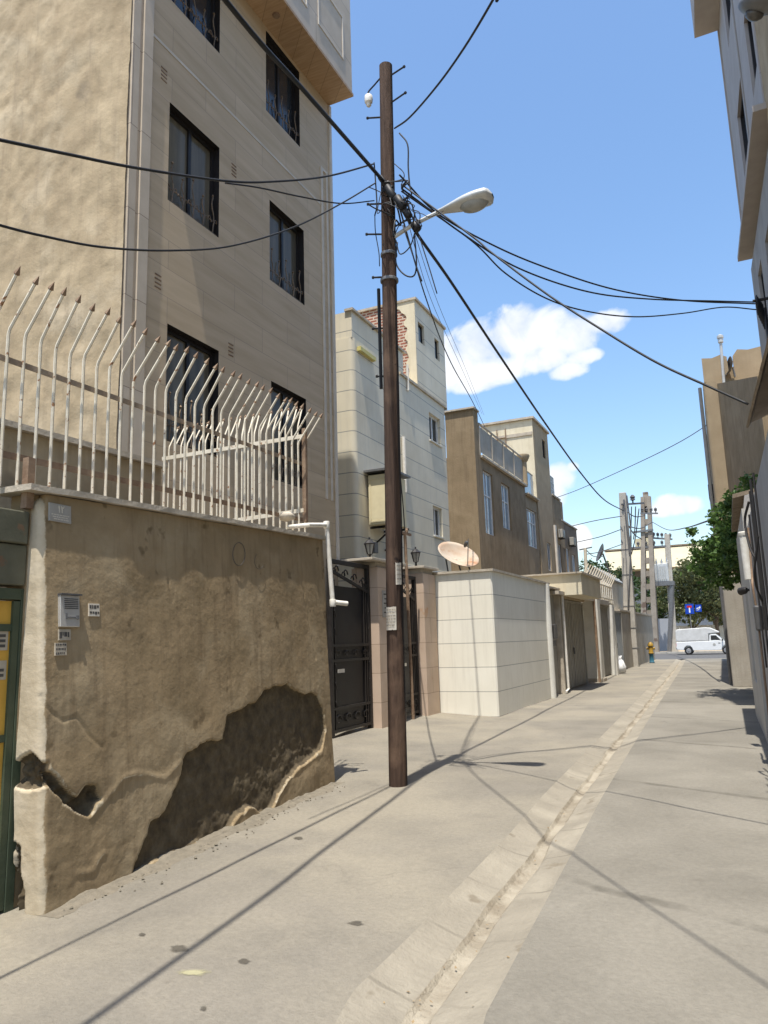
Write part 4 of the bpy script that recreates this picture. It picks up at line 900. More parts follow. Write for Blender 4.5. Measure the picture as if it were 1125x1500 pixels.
# post + white column + next doors
CY = onX(872, 950, -4.75).y
b = MB(); b.bar((-4.62, CY-.35, .0), (-4.62, CY-.35, 2.88), .08, .08, up=(0,1,0)); tag(b.build('gate_post', 'iron_rust'), 'rusty square post carrying the flat canopy slab', 'post')
wc = thing('white_column', 'white plastered column between two grey gates, sunlit on one side', 'column', (-4.75, CY, 0))
b = MB(); b.prism([(-5.05, CY-.15, -.02), (-4.6, CY-.15, -.02), (-4.55, CY-.1, -.02), (-4.55, CY+.45, -.02), (-5.05, CY+.45, -.02)], (0,0,2.9)); b.build('shaft', 'white_plain', wc)
b = MB(); b.box((-5.06, CY-.18, -.03), (-4.5, CY+.48, .12)); b.build('foot', 'coping_stone', wc)
DY1 = onX(896, 950, -4.85).y
sheet_gate('grey sheet gate right after the white plastered column', -4.95, CY+.55, DY1-.1, 2.7, 'metal_gate')
b = MB(); b.box((-5.3, CY+.46, 2.78), (-4.8, DY1, 3.0)); tag(b.build('gate_lintel', 'plaster_grey', bevel=.02), 'grey plaster lintel beam over the gate after the white column', 'lintel')
b = MB(); b.prism([(-5.1, DY1, -.02), (-4.75, DY1, -.02), (-4.7, DY1+.05, -.02), (-4.7, DY1+.5, -.02), (-5.1, DY1+.5, -.02)], (0,0,2.85)); tag(b.build('white_pilaster', 'white_plain'), 'slim white pilaster just before the nearest concrete pole', 'pilaster')
EY2 = DY1+4.2
sheet_gate('blue grey sheet gate behind the nearest concrete pole', -5.0, DY1+.6, EY2, 2.6, 'metal_gate_blue')
b = MB(); b.box((-5.6, EY2+.1, -.05), (-5.05, 50.2, 2.7)); yw = tag(b.build('yard_wall', 'plaster_grey'), 'long grey yard wall running on to the cross street', 'wall')
b = MB(); b.box((-5.65, EY2+.08, 2.702), (-5.0, 50.25, 2.78)); b.build('coping', 'coping_stone', yw)
b = MB(); b.box((-14, 49.9, -.05), (-5.62, 50.2, 2.7)); tag(b.build('yard_wall', 'plaster_grey'), 'grey wall along the cross street behind the left yards', 'wall')
# roof fence with splayed spikes, white gabled shed, antenna mast
sf = thing('roof_spikes', 'white splayed spike fence on a far yard wall top', 'fence', (-5.2, 33, 3))
fY0, fY1 = CY+.7, CY+7.5
for k in range(14):
    y = fY0+(fY1-fY0)*k/13; b = MB(); b.tube([(-5.15, y, 3.0), (-5.15, y, 3.75), (-4.9, y+.1, 4.25)], .025, 5); b.build('bar', 'iron_white', sf)
for z in (3.15, 3.7): b = MB(); b.bar((-5.13, fY0, z), (-5.13, fY1, z), .05, .06); b.build('rail', 'iron_white', sf)
b = MB(); b.box((-5.4, fY0-.2, 2.6), (-5.12, fY1+.2, 3.0)); tag(b.build('yard_wall', 'render_cream'), 'cream wall top under the splayed white spikes', 'wall')
gq = onX(904, 848, -6.0); gY = gq.y
gs = thing('white_shed', 'small white gabled shed roofed in blue beyond the spike fence', 'shed', (-6.2, gY, 0))
b = MB(); b.prism([(-7.0, 38, 2.0), (-5.55, 38, 2.0), (-5.55, 38, 4.3), (-6.3, 38, 4.9), (-7.0, 38, 4.4)], (0, 4.5, 0)); b.build('walls', 'white_plain', gs)
b = MB(); b.hexa([(-6.32,37.9,4.93),(-5.45,37.9,4.25),(-5.45,42.6,4.25),(-6.32,42.6,4.93),(-6.32,37.9,4.99),(-5.45,37.9,4.31),(-5.45,42.6,4.31),(-6.32,42.6,4.99)]); b.hexa([(-7.1,37.9,4.36),(-6.32,37.9,4.93),(-6.32,42.6,4.93),(-7.1,42.6,4.36),(-7.1,37.9,4.42),(-6.32,37.9,4.99),(-6.32,42.6,4.99),(-7.1,42.6,4.42)]); b.build('roof', 'metal_gate_blue', gs)
aq0, aq1 = onY(859, 868, 33), onY(857, 803, 33)
am = thing('antenna_mast', 'thin white mast with loose wires standing beside the splayed spikes', 'mast', aq0)
b = MB(); b.tube([aq0-Vector((0,0,1.2)), aq1], .07, 8); b.build('pole', 'iron_white', am, smooth=True, auto=True)
b = MB(); b.tube([aq1+Vector((-.25,0,-.05)), aq1+Vector((.3,0,.02))], .03, 6); b.build('cross_arm', 'steel_grey', am)
dq = onY(883, 811, 44); b = MB(); na = Vector((-.8, -.3, .35)).normalized()
b.lathe(dq, [(.03, 0), (.3, .05), (.5, .14), (.56, .2), (.5, .16), (.3, .075), (.03, .03)], 20, axis=na); b.tube([dq, dq+Vector((.4,.2,-1.6))], .05, 6)
tag(b.build('satellite_dish', 'alu_dark', smooth=True, auto=True), 'dark dish seen edge on before the pale yellow hall', 'dish')

# ------------------------------------------------------------------ wooden utility pole and its fittings
PB = onG(583, 1150); PT = onY(565, 97, 7.62); PBv = Vector((PB.x, PB.y, PB.z-.1))
up_ = thing('utility_pole', 'tall weathered wooden utility pole standing at the alley edge', 'utility pole', PB)
def pole_at(z): return PBv.lerp(PT, (z-PBv.z)/(PT.z-PBv.z))
b = MB(); n = 26; m = 60; vs = []
for j in range(m+1):
    c = PBv.lerp(PT, j/m); r = .106-.024*j/m
    for k in range(n):
        a = 2*pi*k/n; rr = r*(1+.035*fbm(cos(a)*2.5, sin(a)*2.5, j*.12, 3)+.02*mnoise.noise(Vector((cos(a)*9, sin(a)*9, j*.05))))
        vs.append(c+Vector((cos(a)*rr, sin(a)*rr, 0)))
b.add(vs, [(j*n+k, j*n+(k+1)%n, (j+1)*n+(k+1)%n, (j+1)*n+k) for j in range(m) for k in range(n)]+[tuple(range(m*n, m*n+n))])
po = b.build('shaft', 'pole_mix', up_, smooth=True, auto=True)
at = po.data.attributes.new('tar', 'FLOAT', 'POINT'); tv = []  # darker ragged band along one side of the shaft, narrower at the foot
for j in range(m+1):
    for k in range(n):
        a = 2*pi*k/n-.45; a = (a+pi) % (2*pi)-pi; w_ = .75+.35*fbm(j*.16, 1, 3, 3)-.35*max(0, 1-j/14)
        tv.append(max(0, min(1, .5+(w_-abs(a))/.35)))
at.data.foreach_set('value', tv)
for (z, dx, dy, ln) in ((8.62, 1, -.15, .2), (8.25, 1, -.2, .22), (8.1, -1, -.25, .17), (6.95, -1, -.25, .18), (6.55, -1, -.3, .2), (6.9, 1, -.1, .2), (6.6, .95, -.2, .24), (6.0, -1, -.2, .13), (5.35, -1, -.2, .14), (4.75, -1, -.2, .1)):
    c = pole_at(z); d = Vector((dx, dy, .12)).normalized(); b = MB(); b.tube([c+d*.05, c+d*(.085+ln)], .012, 6); b.lathe(c+d*(.085+ln-.02), [(.018,0),(.02,.01),(.016,.025)], 6, axis=d); b.build('bolt', 'iron_black', up_)
zi = onY(541, 150, PT.y).z; ci = pole_at(zi+.25); iq = onY(540, 147, PT.y)
b = MB(); b.tube(smooth_pts([ci+Vector((-.07,0,.05)), ci+Vector((-.16,0,-.02)), Vector((iq.x, iq.y, iq.z+.12)), Vector((iq.x, iq.y, iq.z+.05))], 4), .011, 6); b.build('bracket', 'iron_black', up_)
b = MB(); b.lathe((iq.x, iq.y, iq.z-.09), [(.02,0),(.035,.02),(.025,.04),(.05,.06),(.055,.1),(.05,.15),(.03,.17)], 12); b.build('insulator', 'porcelain', up_, smooth=True, auto=True)
for (z, r_) in ((5.95, .108), (6.28, .1)):
    c = pole_at(z); b = MB(); b.lathe(c-Vector((0,0,.02)), [(r_,0),(r_+.004,.005),(r_+.004,.035),(r_,.04)], 20); b.build('strap', 'steel_grey', up_)
b = MB(); c = pole_at(5.85); b.tube([c+Vector((-.12,-.06,.0)), pole_at(4.6)+Vector((-.11,-.05,0))], .022, 6); b.build('conduit', 'cable_black', up_)
def notice(px0, py0, px1, py1, label, rows):
    # sheets wrapped round the shaft
    q0 = onY(px0, py0, PB.y-.09); q1 = onY(px1, py1, PB.y-.09); zc = (q0.z+q1.z)/2; c = pole_at(zc); h = abs(q0.z-q1.z)
    toc = (CAM-c); a0 = atan2(toc.y, toc.x); R_ = .121-.004*zc
    xs = [(q-c).dot(Vector((-sin(a0), cos(a0), 0))) for q in (q0, q1)]
    th = sorted(asin(max(-.98, min(.98, x/R_))) for x in xs)
    o = thing('notice', label, 'paper notice', c, 'paper notices on the wooden pole')
    b = MB(); vs = []; n = 12
    for j in range(7):
        for i in range(n+1):
            a = a0+th[0]+(th[1]-th[0])*i/n; zz = zc-h/2+h*j/6+.012*fbm(i*.7, j*.3, 3, 2)*(j in (0, 6)); cc = pole_at(zz); rr = R_+.004*fbm(i*.5, j*.6, 1, 2)+.003
            vs.append(cc+Vector((cos(a)*rr, sin(a)*rr, 0)))
    b.add(vs, [(j*(n+1)+i, j*(n+1)+i+1, (j+1)*(n+1)+i+1, (j+1)*(n+1)+i) for j in range(6) for i in range(n)]); b.build('sheet', 'paper', o, smooth=True)
    b = MB(); rn = random.Random(rows)
    for k in range(rows):
        zz = zc+h*.4-h*.8*k/rows; a = th[0]+.1
        while a < th[1]-.15:
            w = rn.uniform(.08, .3); e = min(a+w, th[1]-.08); cc = pole_at(zz); rr = R_+.009
            b.quad(*[cc+Vector((cos(a0+q)*rr, sin(a0+q)*rr, dz)) for q, dz in ((a,0),(e,0),(e,-h*.3/rows),(a,-h*.3/rows))]); a = e+.06
    b.build('print', 'ink_faded', o)
notice(566, 890, 581, 923, 'crumpled pale notice pasted round the wooden pole, lower one', 6)
notice(579, 826, 588, 857, 'pale notice high on the right side of the wooden pole', 4)
# street lamp on the pole
LA = pole_at(onY(583, 340, PT.y+.05).z); lampP = onY(640, 312, 7.72); lampE = onY(722, 287, 7.72)
sl_ = thing('street_lamp', 'grey street lamp head on an arm from the wooden pole', 'street lamp', LA)
b = MB(); b.tube(smooth_pts([LA+Vector((.06,0,-.02)), LA.lerp(lampP, .5)+Vector((0,0,.0)), lampP, lampP.lerp(lampE, .1)], 5), .026, 8); b.build('arm', 'lamp_grey', sl_, smooth=True, auto=True)
ax = (lampE-lampP); LL = ax.length; ax.normalize(); sdv = ax.cross(Vector((0,0,1))).normalized(); upv = sdv.cross(ax)
b = MB(); vs = []; N = 16; M = 20
for j in range(M+1):
    f = j/M; w = .045+.115*sin(min(1, f*1.15)*pi*.56)**1.4 if f < .87 else (.045+.115)*sqrt(max(0.0, 1-((f-.87)/.135)**2))*1.0
    for k in range(N):
        a = 2*pi*k/N; hh = (w*.62 if sin(a) > 0 else w*.32)
        vs.append(lampP+ax*LL*f+sdv*w*cos(a)+upv*hh*sin(a))
b.add(vs, [(j*N+k, j*N+(k+1)%N, (j+1)*N+(k+1)%N, (j+1)*N+k) for j in range(M) for k in range(N)]+[tuple(range(N))]); b.build('head', 'lamp_grey', sl_, smooth=True)
b = MB(); vs = []
for j in range(9):
    f = .42+.5*j/8; w = .115*sqrt(max(0.02, 1-((j-4)/4.15)**2))
    for k in range(9): a = pi+pi*k/8; vs.append(lampP+ax*LL*f+sdv*w*cos(a)+upv*(-.02+w*1.0*sin(a)*.9))
b.add(vs, [(j*9+k, j*9+k+1, (j+1)*9+k+1, (j+1)*9+k) for j in range(8) for k in range(8)]); b.build('lens', 'lamp_lens', sl_, smooth=True)
# ------------------------------------------------------------------ cables
CG = 'overhead cables at the wooden pole'
def cable(label, pts, r, m='cable_black', group=None, k=10):
    b = MB(); b.tube(smooth_pts(pts, k), r, 6); return tag(b.build('overhead_cable', m, smooth=True), label, 'cable', group)
def ext(P, k=7): return P+[P[-1]+(P[-1]-P[-2])*k]
def cpx(a, c, pix): return [online(px, py, a, c) for px, py in pix]
mid = pole_at(onY(570, 275, PT.y+.1).z); A = (mid.x, mid.y)
def at_pole(px, py): return onY(px, py, mid.y-.1)
cable('thick black trunk cable rising over the camera from the wooden pole', [mid+Vector((0,-.12,0)), online(450, 138, A, (-2.62, .9)), online(330, 0, A, (-2.62, .9)), Vector((-2.66, .9, 5.95)), Vector((-2.2, -8, 6.0)), Vector((-1.8, -18, 7.3))], .022)
E1 = onY(913, 748, 39.6)
trunk2 = [mid+Vector((.05,-.12,-.02))]+cpx(A, (E1.x, E1.y), [(606,335),(660,412),(730,518),(800,622),(850,692),(885,732)])+[E1]
cable('thick black trunk cable sagging from the wooden pole to the far concrete pole', trunk2, .023)
c0 = onY(0, 205, 2.55); cable('black cable crossing left in front of the upper windows, highest of three', [at_pole(548,240)]+cpx(A, (c0.x, c0.y), [(480,258),(400,266),(330,265),(200,246),(100,226)])+ext([c0]+cpx(A, (c0.x, c0.y), [(-60,193),(-140,178)])), .011)
c1 = onY(0, 207, 2.7); cable('thin black cable that joins the highest left cable over the window', [at_pole(548,294)]+cpx(A, (c1.x, c1.y), [(500,298),(440,288),(380,275),(330,268)]), .008)
c2 = onY(0, 330, 2.6); cable('black cable swagging low across the beige facade, lowest of three', [at_pole(550,268)]+cpx(A, (c2.x, c2.y), [(500,298),(430,333),(340,360),(250,367),(150,362),(60,345)])+ext([c2]+cpx(A, (c2.x, c2.y), [(-60,312),(-140,288)])), .0085)
uq = online(722, 0, A, (.4, 2.2)); cable('black cable from the pole up and out over the top of the picture', [at_pole(578,188)]+cpx(A, (.4,2.2), [(600,172),(640,126),(680,70),(722,0),(745,-45)])+[Vector((.3, 2.34, 6.1)), Vector((1.3, .9, 6.4))], .010)
RE = onY(1106, 445, 12.9); B_ = (RE.x, RE.y)
cable('black cable to the right hand wall, upper one of three', [at_pole(585,256)]+cpx(A, B_, [(640,312),(720,358),(800,392),(900,424),(1000,440)])+[RE], .011)
cable('black cable to the right hand wall, middle one of three', [at_pole(588,276)]+cpx(A, B_, [(680,344),(760,393),(860,427),(950,438),(1050,441)])+[RE+Vector((0,0,.03))], .011)
cable('black cable to the right hand wall, lowest and most slack of three', [at_pole(588,280)]+cpx(A, B_, [(690,352),(740,400),(800,437),(860,456),(930,464),(1000,459),(1060,450)])+[RE+Vector((0,0,-.1))], .010)
R4 = onY(1096, 592, 6.35); cable('black cable dropping from the pole to the tin eave on the right', [at_pole(588,270)]+cpx(A, (R4.x, R4.y), [(690,345),(720,370),(800,430),(880,482),(960,530),(1040,567)])+[R4], .010)
D = (RX+.05, HY0+.6)
cable('thin dark drop wire from the pole to the brown house roof', [at_pole(584,300)]+cpx(A, D, [(625,440),(660,530),(700,604)])+[online(735, 680, A, D)], .012)
cable('pale thin drop wire beside the dark one to the brown house', [at_pole(588,290)]+cpx(A, D, [(630,435),(672,530),(706,606)]), .005, 'cable_grey')
cable('second pale thin drop wire, rightmost of the wires to the brown house', [at_pole(590,286)]+cpx(A, D, [(640,440),(682,540),(709,608)]), .005, 'cable_grey')
M2 = (-6.05, mx.y-.1); cable('thin wire from the wooden pole down to the iron mast', [onY(579, 560, 8.05)]+cpx((PB.x, PB.y+.1), M2, [(583,660),(590,735)])+[Vector((-6.05, mx.y-.1, mt.z+.06))], .012)
far1 = onX(775, 748, RX); TB = (-.34, 25.0)
cable('thin wire high across the alley to the tall house on the right', [onX(812, 730, RX)]+cpx((RX, 36), TB, [(850,716),(930,680),(1000,645)])+[onY(1060, 606, 25.0)], .014, 'cable_grey')
# tangle of jumpers at the pole
rn = random.Random(11); tg = thing('cable_tangle', 'knotted tangle of black splices and jumper wires on the wooden pole', 'cable bundle', mid)
b = MB()
for k in range(15):
    p0 = at_pole(rn.uniform(556, 598), rn.uniform(262, 300))+Vector((0, rn.uniform(-.08, .1), 0)); pts = [p0]
    for j in range(4): pts.append(pts[-1]+Vector((rn.gauss(.03, .09), rn.gauss(0, .07), rn.gauss(-.06, .09))))
    b.tube(smooth_pts(pts, 5), rn.uniform(.004, .012), 5)
b.build('jumper', 'cable_black', tg, smooth=True)
for (a, c, r_) in (((566,272),(578,292),.05), ((580,288),(592,306),.055), ((594,308),(601,318),.04), ((606,326),(612,338),.05), ((556,258),(566,272),.035)):
    b = MB(); p, q = at_pole(*a), at_pole(*c); b.tube([p, p.lerp(q, .1), p.lerp(q, .9), q], [r_*.5, r_, r_, r_*.5], 10); b.build('splice', 'cable_black', tg, smooth=True)
for pl_ in ([(582,355),(580,385),(592,402),(606,404),(610,385),(607,345)], [(580,352),(586,372),(600,362),(608,340)], [(577,348),(585,330),(600,322),(612,322),(617,330),(610,336)], [(549,314),(550,340),(555,370),(556,390)], [(585,195),(597,212),(598,245),(600,270),(603,285)], [(578,240),(592,255),(588,275),(600,292)], [(548,238),(550,265),(552,300),(549,316)], [(590,330),(610,390),(618,412)], [(612,340),(628,390),(640,430)]):
    b = MB(); b.tube(smooth_pts([at_pole(*q) for q in pl_], 6), rn.uniform(.006, .010), 5); b.build('loop', 'cable_black', tg, smooth=True)

# ------------------------------------------------------------------ far concrete poles and transformer
def conc_pole(label, base, top, w0, w1, holes=False):
    g = thing('concrete_pole', label, 'utility pole', base, 'concrete poles at the cross street')
    b = MB(); base = Vector(base)-Vector((0,0,.1))
    if not holes:
        r = lambda p, w: [p+Vector((sx_*w/2, sy_*w/2, 0)) for sx_, sy_ in ((-1,-1),(1,-1),(1,1),(-1,1))]
        b.hexa(r(base, w0)+r(top, w1)); b.build('shaft', 'concrete_post', g, bevel=.03)
    else:
        for s in (-1, 1):
            a = base+Vector((s*w0*.34, 0, 0)); c = top+Vector((s*w1*.31, 0, 0)); b.hexa([a+Vector((x*w0*.17, y*w0*.4, 0)) for x, y in ((-1,-1),(1,-1),(1,1),(-1,1))]+[c+Vector((x*w1*.19, y*w1*.4, 0)) for x, y in ((-1,-1),(1,-1),(1,1),(-1,1))])
        nn = 12
        for k in range(nn+1):
            f = k/nn; c = base.lerp(top, f); hw = (w0+(w1-w0)*f)*.26; hh = .42 if k < nn else 1.6; c2 = c-Vector((0,0,.6)) if k == nn else c
            b.box((c2.x-hw, c2.y-w1*.3, c2.z-hh/2), (c2.x+hw, c2.y+w1*.3, c2.z+hh*.62))
        b.build('shaft', 'concrete_old', g)
    return g
q = onG(927, 976); ptop = onY(912, 722, q.y); cp1 = conc_pole('nearest square concrete pole with straps, beside the white bag', q, ptop, .62, .34)
b = MB()
for z in (.9, 1.9, 3.0, 4.6, 5.9): c = Vector(q).lerp(ptop, z/ptop.z); w = .62+(.34-.62)*z/ptop.z+.02; b.box((c.x-w/2, c.y-w/2, z), (c.x+w/2, c.y+w/2, z+.05))
b.build('strap', 'steel_grey', cp1)
b = MB(); b.tube(smooth_pts([ptop+Vector((.22,-.2,-.2)), ptop+Vector((.25,-.22,-2.4)), Vector(q)+Vector((.1,-.34,3.3)), Vector(q)+Vector((-.2,-.34,.3))], 6), .04, 6); b.tube([ptop+Vector((.06,-.21,-.4)), ptop+Vector((.12,-.24,-3.2))], .05, 6); b.build('conduit', 'steel_grey', cp1)
pB = onY(952, 949, 66.8); pBt = onY(946, 728, 66.8); pB.z = .1
cp2 = conc_pole('leaning ladder type concrete pole with rows of openings', pB, pBt, 1.35, .8, True)
pC = onY(988, 956, 67.5); pCt = onY(977, 783, 67.5); pC.z = .1
cp3 = conc_pole('slim concrete pole right of the transformer', pC, pCt, .55, .42)
def crossarm(par, a, c, w=.1, ins=3):
    b = MB(); b.bar(a, c, w, w); b.build('cross_arm', 'steel_grey', par)
    for k in range(ins):
        p = Vector(a).lerp(Vector(c), (k+.5)/ins); b = MB(); b.lathe(p+Vector((0,0,w/2)), [(.04,0),(.04,.12),(.13,.16),(.1,.24),(.14,.3),(.1,.38),(.04,.44)], 8); b.build('insulator', 'alu_dark', par)
crossarm(cp1, onY(911, 739, 39.7), onY(943, 737, 41.5), .09, 1)
crossarm(cp2, onY(938, 752, 66.5), onY(964, 752, 66.5), .12, 4)
crossarm(cp2, onY(918, 803, 66.4), onY(976, 800, 66.8), .14, 5)
crossarm(cp2, onY(926, 780, 66.4), onY(957, 776, 66.4), .16, 0)
crossarm(cp3, onY(955, 788, 67.2), onY(985, 790, 67.6), .14, 5)
b = MB()
for (a, c) in (((912,745),(945,755)), ((915,760),(940,790)), ((918,770),(955,765)), ((925,742),(922,800)), ((931,742),(928,790)), ((936,745),(925,812))): 
    p, s_ = onY(*a, 42), onY(*c, 44); b.tube(smooth_pts([p, p.lerp(s_, .5)-Vector((0,0,.25)), s_], 4), .03, 5)
tag(b.build('cable_bundle', 'cable_grey', smooth=True), 'web of hanging wires between the two tallest concrete poles', 'cable bundle')
# transformer on its platform
t0 = onY(956, 853, 67.3); t1 = onY(984, 848, 67.3); tz1 = onY(970, 826, 67.3).z
tf = thing('transformer', 'grey pole mounted transformer on a dark platform between concrete poles', 'transformer', (t0+t1)/2)
b = MB(); b.box((t0.x, 66.8, t0.z-.35), (t1.x+.2, 67.8, t0.z)); b.build('platform', 'steel_grey', tf)
b = MB(); b.box((t0.x+.2, 66.9, t0.z), (t1.x-.2, 67.7, tz1)); b.build('tank', 'lamp_grey', tf, bevel=.04)
b = MB()
for k in range(6): x = t0.x+.3+(t1.x-t0.x-.7)*k/5; b.box((x, 66.75, t0.z+.15), (x+.06, 66.9, tz1-.2))
b.build('cooling_fin', 'lamp_grey', tf)
for k in range(3):
    b = MB(); x = t0.x+.45+k*.42; b.lathe((x, 67.2, tz1), [(.05,0),(.12,.08),(.07,.14),(.12,.2),(.06,.26),(.03,.5)], 8); b.build('bushing', 'porcelain', tf)
b = MB(); b.bar(pC+Vector((-.35,-.3,0)), Vector((t1.x, 67.0, t0.z-.35)), .3, .3); b.build('leg', 'sign_blue' if False else 'steel_grey', tf)
FC = 'far wires at the cross street'
def fcab(label, pts, r=.03): cable(label, pts, r, 'cable_grey', FC, 6)
fcab('far wire from the nearest concrete pole left to the houses, topmost', [onY(911, 756, 39.6), onY(870, 763, 40.5), onX(815, 776, RX-1)], .022)
fcab('far wire from the nearest concrete pole left to the houses, middle one', [onY(911, 775, 39.6), onY(880, 786, 40.5), onX(846, 794, RX-.5)], .022)
fcab('far wire from the nearest concrete pole to the thin white mast', [onY(912, 797, 39.6), onY(880, 808, 36.5), onY(858, 812, 33)], .02)
fcab('far wire sagging from the ladder type pole to the vine on the right', [onY(956, 765, 66.8), onY(978, 776, 55), onY(1005, 773, 40), onY(1040, 762, 25.2)], .03)
fcab('far slack wire between the thin white mast and the yellow hall', [onY(858, 805, 33), onY(870, 815, 38), onY(885, 815, 44)], .02)

# ------------------------------------------------------------------ far side of the street: van, signs, hydrant, trees, hall
def pickup(label, x0, y, z=-.01):
    g = thing('pickup_van', label, 'van', (x0+2, y, z)); W2 = .82
    # lower body silhouette, side view (x along the street)
    out = [(.0,.52),(.02,.95),(2.35,.98),(2.72,1.0),(3.05,.98),(4.25,.86),(4.32,.6),(4.28,.36),(3.72,.3),(3.66,.52),(3.5,.66),(3.3,.66),(3.14,.52),(3.08,.3),(1.15,.3),(1.08,.52),(.94,.66),(.72,.66),(.56,.52),(.5,.34),(.06,.38)]
    b = MB(); b.prism([(x0+a, y-W2, z+h) for a, h in out], (0, 2*W2, 0)); b.build('body', 'van_white', g, bevel=.03)
    b = MB(); cabo = [(2.3,.985),(2.34,1.42),(2.5,1.47),(2.8,1.47),(3.3,.99)]; b.prism([(x0+a, y-W2+.06, z+h) for a, h in cabo], (0, 2*W2-.12, 0)); b.build('cab', 'van_white', g, bevel=.04)
    b = MB(); b.prism([(x0+a, y-W2+.045, z+h) for a, h in ((2.42,1.04),(2.44,1.38),(2.78,1.38),(3.08,1.04))], (0, .03, 0)); b.build('side_window', 'glass_dark', g)
    b = MB(); b.hexa([(x0+3.33,y-W2+.12,z+1.0),(x0+3.33,y+W2-.12,z+1.0),(x0+3.31,y+W2-.12,z+1.0),(x0+3.31,y-W2+.12,z+1.0),(x0+2.88,y-W2+.14,z+1.44),(x0+2.88,y+W2-.14,z+1.44),(x0+2.86,y+W2-.14,z+1.44),(x0+2.86,y-W2+.14,z+1.44)]); b.build('windscreen', 'glass_pale', g)
    b = MB(); b.prism([(x0+a, y-W2+.04, z+h) for a, h in ((.02,1.0),(.02,1.72),(.1,1.88),(2.1,1.98),(2.42,1.95),(3.0,1.66),(3.02,1.56),(2.3,1.5),(2.26,1.0))], (0, 2*W2-.08, 0)); b.build('cargo_box', 'canvas_white', g, bevel=.05)
    for wx in (.83, 3.4):
        for wy in (y-W2+.09, y+W2-.09):
            s = -1 if wy < y else 1; b = MB(); b.lathe((x0+wx, wy-s*.1, z+.29), [(.2,0),(.28,.01),(.29,.04),(.29,.16),(.27,.19),(.19,.2)], 22, axis=(0,s,0)); wh_ = b.build('wheel', 'tyre', g, smooth=True, auto=True)
            b = MB(); b.lathe((x0+wx, wy+s*.092, z+.29), [(.19,0),(.17,.012),(.06,.016),(.05,.03)], 16, axis=(0,s,0)); b.build('rim', 'hub', wh_)
    b = MB(); b.box((x0-.06, y-W2, z+.42), (x0+.0, y+W2, z+.54)); b.box((x0+4.3, y-W2, z+.38), (x0+4.38, y+W2, z+.52)); b.build('bumper', 'alu', g, bevel=.01)
    b = MB(); b.box((x0-.012, y-W2+.04, z+.62), (x0+.01, y-W2+.2, z+.86)); b.build('tail_light', 'sign_red', g)
    b = MB(); b.box((x0+3.16, y-W2-.14, z+.98), (x0+3.24, y-W2-.02, z+1.12)); b.build('mirror', 'frame_dark', g)
    b = MB(); b.box((x0+2.9, y-W2-.012, z+.8), (x0+3.04, y-W2+.002, z+.84)); b.build('door_handle', 'alu_dark', g)
    b = MB(); b.lathe((x0+2.62, y-W2-.004, z+.72), [(.1,0),(.1,.006)], 14, axis=(0,-1,0)); b.build('door_emblem', 'alu', g)
    return g
vx = onY(993, 957, 61.5); pickup('white pickup van with a tall boxy canopy parked on the cross street', vx.x, 61.5)
def sign(label, pxs, Y, kind):
    a, c = onY(pxs[0], pxs[1], Y), onY(pxs[2], pxs[3], Y); g = thing('road_sign', label, 'road sign', (a.x, Y, 0))
    b = MB(); b.box((a.x, Y, c.z), (c.x, Y+.04, a.z)); b.build('plate', 'sign_blue', g)
    w, h = c.x-a.x, a.z-c.z
    if kind == 'T':
        b = MB(); b.box((a.x+w*.42, Y-.012, c.z+h*.12), (a.x+w*.58, Y-.002, c.z+h*.62)); b.build('stem_mark', 'sign_white', g)
        b = MB(); b.box((a.x+w*.22, Y-.014, c.z+h*.62), (a.x+w*.78, Y-.002, c.z+h*.82)); b.build('bar_mark', 'sign_red', g)
        b = MB(); b.bar((a.x+w*.5, Y+.09, 0), (a.x+w*.5, Y+.09, a.z), .08, .08, up=(0,1,0)); b.build('post', 'steel_grey', g)
    else:
        b = MB(); b.bar((a.x+w*.2, Y-.006, c.z+h*.45), (a.x+w*.72, Y-.006, c.z+h*.6), .01, h*.14); b.prism([(a.x+w*.68,Y-.012,c.z+h*.35),(a.x+w*.9,Y-.012,c.z+h*.66),(a.x+w*.66,Y-.012,c.z+h*.8)], (0,.01,0)); b.bar((a.x+w*.2, Y-.006, c.z+h*.24), (a.x+w*.62, Y-.006, c.z+h*.3), .01, h*.08); b.build('arrow_mark', 'sign_white', g)
        b = MB(); b.bar((a.x+w*.2, Y+.09, a.z-h*.5), (a.x-w*1.1, Y+.12, a.z-h*.5), .06, .06); b.build('bracket', 'steel_grey', g)
    return g
sign('blue square dead end sign with white stem and red bar', (1003,885,1017,899), 68.5, 'T')
sign('smaller blue arrow sign right beside the dead end sign', (1018,886,1028,896), 68.9, 'A')
hq = Vector((-4.72, 45.0, 0))
hy = thing('standpipe', 'yellow topped hydrant with a blue base near the alley mouth', 'hydrant', hq)
b = MB(); b.lathe(hq, [(.14,0),(.15,.04),(.12,.08),(.115,.46),(.14,.49)], 12); b.build('base', 'hydrant_blue', hy, smooth=True, auto=True)
b = MB(); b.lathe(hq+Vector((0,0,.49)), [(.12,0),(.15,.05),(.125,.1),(.125,.42),(.165,.46),(.15,.55),(.08,.64),(.03,.67)], 12); b.build('barrel', 'hydrant_yellow', hy, smooth=True, auto=True)
for s in (-1, 1): b = MB(); b.lathe(hq+Vector((0,0,.8)), [(.06,.08),(.06,.18),(.08,.185),(.08,.22)], 10, axis=(s,0,0)); b.build('outlet', 'hydrant_yellow', hy)
bq = onG(907, 986); b = MB(); b.lathe(bq, [(.1,0),(.3,.03),(.34,.25),(.24,.5),(.1,.6),(.16,.72),(.02,.7)], 16)
for i, v in enumerate(b.v): n_ = fbm(v[0]*5, v[1]*5, v[2]*5, 3); b.v[i] = (v[0]+.09*n_, v[1]+.09*fbm(v[1]*5, v[2]*5, 3, 3), max(bq.z, v[2]+.05*n_))
tag(b.build('rubbish_bag', 'bag_white', smooth=True), 'white tied rubbish bag leaning at the foot of the far wall', 'bag')
